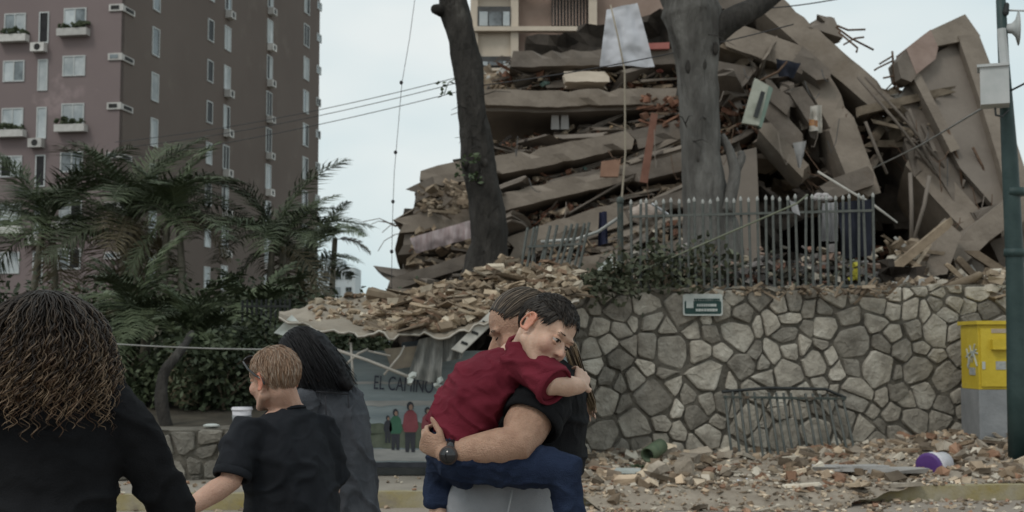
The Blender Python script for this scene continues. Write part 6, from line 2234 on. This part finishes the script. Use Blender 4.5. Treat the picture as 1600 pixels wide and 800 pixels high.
def fall(h, d, L, wind, hold, grav=.16, step=.014, keep=1.1, drop=-.02):
    p = h.w(h.CR + V((d.x * h.RR.x, d.y * h.RR.y, d.z * h.RR.z)) * 1.02)
    vel = (h.M @ V((d.x * .35, -.6 - .2 * d.y, -.35))).normalized(); pts = [p]
    j = V((rnd(-.05, .05), rnd(-.05, .05), 0))
    for k in range(int(L / step)):
        vel = (vel * (1 - grav) + (V((0, 0, -1)) + wind + j) * grav).normalized()
        q = pts[-1] + vel * step
        l = h.loc(q) - h.CR
        e = math.sqrt((l.x / h.RR.x) ** 2 + (l.y / h.RR.y) ** 2 + (l.z / h.RR.z) ** 2)
        if e < keep + hold:
            q = h.w(h.CR + l / e * (keep + hold))
        pts.append(q)
    return pts
for d in scalp_dirs(2000, lambda d: d.z > -.45 and not (d.y > .5 and d.z < .45)):
    gs.append(fall(hC, d, rnd(.13, .25), V((.60 + rnd(-.12, .12), -.10 + rnd(-.1, .1), 0)) + V((.1 * d.x, 0, 0)), rnd(-.04, .07), rnd(.12, .22)))
strands('hair', gs, .0024, m_hair_blk, pc_, None, 4, scalp_cap(hC, lambda d: d.z > -.5 and not (d.y > .5 and d.z < .5), 1.04))
b = MB(); b.ell(hC.w((0, -.014, .033)), (.079, .101, .089), hC.M, 20, 14)
b.limb([P(486, 542, Y - .02), P(514, 572, Y - .05), P(540, 600, Y - .08)], [.082, .07, .035], 14)
garment('hair_underlayer', b, m_hair_blk, pc_, .009, 4, folds(30, .006, (.6, 0, .7), .4, 2))

# ---------------------------------------------------------------- the embracing pair: woman
random.seed(14)
Y = 3.95
pd_ = person('person in black t-shirt and grey leggings hugging a child, streaked brown hair tied back', P(800, 900, Y).x, Y)
hD = Head(P(814, 517, Y + .03), (-.90, -.22, -.36), (-.22, .12, 1), 1.02)
sx = V((1, 0, 0)); dy = V((0, 1, 0))
PT = lambda x, y, q=0: P(x, y, Y + q)
def sec(y, x0, x1, hd, q=0):
    a, c = PT(x0, y, q), PT(x1, y, q)
    return ((a + c) / 2, sx * ((c.x - a.x) / 2), dy * hd)
shN = PT(856, 606, -.17); elN = PT(806, 694, -.30); wrN = PT(697, 709, -.27)
shF = PT(850, 600, .19); elF = PT(770, 670, .25); wrF = PT(735, 640, .12)
mb = MB(); hD.prims(mb)
mb.limb([hD.w((0, -.03, -.03)), PT(846, 572), PT(858, 600)], [.058, .060, .075], 14)
mb.loft([sec(800, 722, 858, .14), sec(745, 765, 868, .13), sec(680, 792, 895, .13), sec(630, 800, 900, .15), sec(595, 818, 892, .13)], 22, .5)
mb.limb([shN, shN.lerp(elN, .35), shN.lerp(elN, .75), elN, elN.lerp(wrN, .22), elN.lerp(wrN, .6), wrN], [.066, .070, .066, .056, .054, .044, .031], 18)
mb.limb([shF, elF, wrF], [.06, .05, .032], 14)
hand(mb, wrN, PT(658, 686, -.24) - wrN, (.45, 1, .35), .95, (52, 55, 35), thumb=-1)
hand(mb, wrF, wrF - elF, (.3, -.6, .4), 1.0, thumb=1)
hl, hr = V((PT(785, 800).x, Y - .09, .82)), V((PT(785, 800).x, Y + .09, .82))
legs(mb, hl, hr, V((hl.x, hl.y, .07)), V((hr.x, hr.y, .07)), (.10, .065, .045), fwd=V((-1, 0, 0)))
body_obj(mb, [hD], m_skin, pd_, .0045)
hD.eyes(pd_, 0, (-1, 1), mat('brow_brown', (.05, .035, .025), (.07, .05, .035), 9, .8))
mb = MB()
mb.loft([sec(738, 758, 912, .175), sec(690, 772, 917, .17), sec(640, 786, 919, .185), sec(606, 800, 914, .195), sec(580, 822, 900, .15), sec(566, 838, 884, .09)], 28, .25)
mb.limb([shN + V((.0, .03, .015)), shN.lerp(elN, .30) + V((.006, 0, 0)), shN.lerp(elN, .50) + V((.008, 0, 0))], [.088, .090, .090], 18, .35)
mb.limb([shF, shF.lerp(elF, .95)], [.08, .075], 16, .4)
garment('t_shirt', mb, m_black, pd_, .006, 7, [fade(folds(5, .010, (.2, 0, 1), 2.2, 9), shN.lerp(elN, .55), .07, .13), folds(16, .0025, (0, 0, 1), 1.0, 5)])
mb = MB()
mb.loft([sec(748, 702, 880, .165), sec(775, 694, 876, .175), sec(830, 694, 872, .18), (V((hl.x, Y, .80)), sx * .165, dy * .18)], 26, .3)
legs(mb, hl, hr, V((hl.x, hl.y, .08)), V((hr.x, hr.y, .08)), (.105, .072, .052), fwd=V((-1, 0, 0)))
lg = garment('leggings', mb, m_grey, pd_, .008, 5, folds(7, .003, (.3, 0, 1), 1.5, 2))
b = MB(); b.limb([PT(800, 766, -.186), PT(797, 785, -.19), PT(791, 812, -.195), PT(790, 850, -.2)], [.003] * 4, 5, 0); b.build('seam', mat('pale_seam', (.36, .37, .39), (.42, .43, .45), 8, .9), lg, True)
feet(pd_, [hl, hr], (-1, 0))
hem(shN.lerp(elN, .56) + V((.008, 0, 0)), elN - shN, .083, .009, m_black, pd_)
# hair: combed back from the forehead in visible streaks, tied low
def tD(d): return (d.z > .05 and d.y < .70 + .28 * d.z - .1) or (d.y < .05 and d.z > -.55)
gs = groom(hD, 1500, tD, lambda p, d: V((-d.x * .2, -1, .15 - .5 * max(0, -d.y))), .13, 9, .10, .10)
def colD():
    a = random.choice([(.05, .036, .026), (.075, .054, .038), (.12, .09, .065), (.26, .205, .155), (.055, .04, .03), (.04, .03, .022)]); f = rnd(.8, 1.2)
    return tuple(c * .85 * f for c in a), tuple(c * f for c in a)
strands('hair', gs, .0021, m_hair_str, pd_, colD, 3, scalp_cap(hD, tD, 1.02))
gs = []
for k in range(220):
    a = PT(868 + rnd(-14, 14), 512 + rnd(-14, 14), .08 + rnd(-.03, .03)); o1 = V((rnd(-.02, .02), rnd(-.03, .03), rnd(-.02, .02)))
    e = rnd(.4, 1)
    c = [a, PT(892, 545, -.02) + o1, PT(903, 578, -.02) + o1 * .8, PT(915, 605, .02) + o1 * .7, PT(926, 632, .04) + o1 * .6, PT(926, 655, .04) + o1 * .5]
    pts = []
    for i in range(len(c) - 1):
        for t in range(4): pts.append(c[i].lerp(c[i + 1], t / 4))
    pts = pts[:int(len(pts) * (.55 + .45 * e))]
    for _ in range(2): pts = [pts[0]] + [(pts[i - 1] + pts[i] * 2 + pts[i + 1]) / 4 for i in range(1, len(pts) - 1)] + [pts[-1]]
    gs.append(pts)
def colT():
    a = random.choice([(.06, .042, .028), (.1, .07, .045), (.22, .155, .09), (.30, .22, .13)]); return tuple(c * .5 for c in a), a
strands('ponytail', gs, .0026, m_hair_str, pd_, colT, 3)
# watch
wt = thing('wristwatch', 'black sports watch on the wrist around the child', 'watch', wrN)
wd = (wrN - elN).normalized(); wc = wrN - wd * .022
u = wd.cross(V((0, 1, 0))).normalized(); w2 = wd.cross(u)
b = MB(); b.limb([wc - wd * .011, wc + wd * .011], [.040, .040], 22, 0); b.build('strap', m_lens, wt, True)
fn_ = V((-.15, -1, .0)).normalized(); fc = wc + V((-.012, -.038, -.004))
b = MB(); b.limb([fc + V((0, .008, 0)), fc + fn_ * .010], [.027, .026], 22, 0); b.build('case', mat('watch_case', (.05, .035, .03), (.07, .05, .045), 6, .4), wt, True)
b = MB(); b.limb([fc + fn_ * .0102, fc + fn_ * .012], [.022, .022], 22, 0); b.build('dial', m_lens, wt, True)

# ---------------------------------------------------------------- the child
random.seed(15)
Y = 3.72
pe_ = thing('person', 'child in a maroon t-shirt and blue jeans held in the arms, head on shoulder', 'person', P(720, 760, Y))
hE = Head(P(851, 520, Y - .03), (.625, -.62, -.47), (.60, .05, .79), .91, True)
PT = lambda x, y, q=0: P(x, y, Y + q)
shN = PT(816, 566, -.02); elN = PT(866, 603, -.10); wrN = PT(905, 603, -.02)
shF = PT(800, 560, .20); elF = PT(850, 605, .34); wrF = PT(885, 620, .36)
hipN = PT(722, 712, .0); knN = PT(884, 736, -.05); anN = PT(900, 905, -.02)
hipF = PT(705, 712, .16); knF = PT(690, 748, .22); anF = PT(683, 850, .18)
mb = MB(); hE.prims(mb)
mb.limb([hE.w((0, -.03, -.03)), PT(822, 545, .05), PT(806, 562, .08)], [.046, .045, .06], 14)
side = V((-.25, .95, .15)).normalized()
tor = [PT(706, 690, .08), PT(728, 655, .08), PT(752, 620, .08), PT(780, 585, .08), PT(806, 562, .08)]
axd = (tor[-1] - tor[0]).normalized(); frn = axd.cross(side).normalized()
mb.loft([(tor[0], side * .105, frn * .075), (tor[1], side * .10, frn * .075), (tor[2], side * .105, frn * .08), (tor[3], side * .11, frn * .075), (tor[4], side * .06, frn * .05)], 18, .5)
mb.limb([shN, elN, elN.lerp(wrN, .5), wrN], [.034, .032, .032, .024], 14)
mb.limb([shF, elF, wrF], [.036, .03, .022], 14)
hand(mb, wrN, PT(914, 578, .06) - wrN, (-.2, 1, .1), .78, (14, 26, 24), thumb=-1)
hand(mb, wrF, wrF - elF, (.3, -.6, -.4), .78, thumb=1)
mb.limb([hipN, hipN.lerp(knN, .5), knN, anN], [.06, .055, .045, .03], 14)
mb.limb([hipF, knF, anF], [.055, .036, .028], 14)
body_obj(mb, [hE], m_skin_p, pe_, .004, 4)
hE.eyes(pe_, .4, (-1, 1), mat('brow_black', (.02, .015, .012), (.03, .022, .018), 9, .8))
# t-shirt: back and sides of the torso, loose at the hem
mb = MB()
tt = [PT(706, 690, .07), PT(716, 664, .07), PT(738, 628, .075), PT(762, 598, .08), PT(786, 576, .08), PT(808, 560, .07)]
mb.loft([(tt[0], side * .13, frn * .092), (tt[1], side * .13, frn * .098), (tt[2], side * .125, frn * .100), (tt[3], side * .13, frn * .095), (tt[4], side * .125, frn * .085), (tt[5], side * .07, frn * .055)], 26, .2)
mb.limb([PT(806, 566, .01), PT(826, 572, -.03), PT(850, 588, -.075), elN.lerp(shN, .06)], [.062, .060, .060, .060], 16, .2)
mb.limb([PT(800, 562, .17), shF.lerp(elF, .8)], [.058, .055], 14, .4)
garment('t_shirt', mb, m_tee, pe_, .005, 5, [fade(folds(5, .011, axd, 3.2, 2), elN, .02, .09), fade(folds(12, .004, (axd + side * .5), 2.2, 5), elN, .02, .09)])
hem(elN.lerp(shN, .03), elN - shN, .056, .006, m_tee, pe_)
b = MB(); c = PT(822, 549, .05); nd = (hE.c - PT(806, 562, .08)).normalized(); u = nd.orthogonal().normalized(); w2 = nd.cross(u)
b.limb([c - nd * .012 + u * .058 * math.cos(a * .5236) + w2 * .058 * math.sin(a * .5236) for a in range(13)], [.007] * 13, 7, 0); b.build('collar', m_tee, pe_, True)
mb = MB()
mb.loft([(PT(716, 676, .07), side * .112, frn * .085), (PT(706, 700, .07), side * .118, frn * .09), (PT(704, 726, .08), side * .11, frn * .085)], 20, .6)
mb.limb([hipN + V((-.01, .0, 0)), hipN.lerp(knN, .35), hipN.lerp(knN, .75), knN, knN.lerp(anN, .25), knN.lerp(anN, .75)], [.078, .074, .066, .060, .046, .042], 18)
mb.limb([hipF, knF, knF.lerp(anF, .42)], [.075, .056, .052], 16, .3)
garment('jeans', mb, m_jean, pe_, .006, 5, [folds(9, .006, (1, 0, .2), 1.8, 7), folds(26, .002, (1, 0, 0), 1.0, 5)])
for k_, a_ in ((0, anN), (1, anF)):
    f = V((.6, -.2, -.5)).normalized() if k_ == 0 else V((-.3, -.3, -.8)).normalized(); s_ = f.cross(V((0, 1, 0))).normalized()
    b = MB(); b.loft([(a_ - f * .03, s_ * .028, V((0, .028, 0))), (a_ + f * .04, s_ * .036, V((0, .034, 0))), (a_ + f * .11, s_ * .028, V((0, .032, 0)))], 14, .6); b.build('shoe', m_shoe, pe_, True)
def tE(d): return (d.z > .12 and d.y < .55 + .35 * d.z) or (d.y < -.10 and d.z > -.45 and abs(d.x) < .86) or (d.z > .62)
gs = groom(hE, 2600, tE, lambda p, d: V((.3, .75, -.1)) if d.z > .45 else V((0, -.35, -1)), .036, 5, .085, .14)
def colE():
    a = random.choice([(.018, .014, .012), (.028, .022, .018), (.012, .010, .009), (.04, .032, .025)]); return a, a
strands('hair', gs, .0019, m_hair_str, pe_, colE, 3, scalp_cap(hE, tE, 1.012))
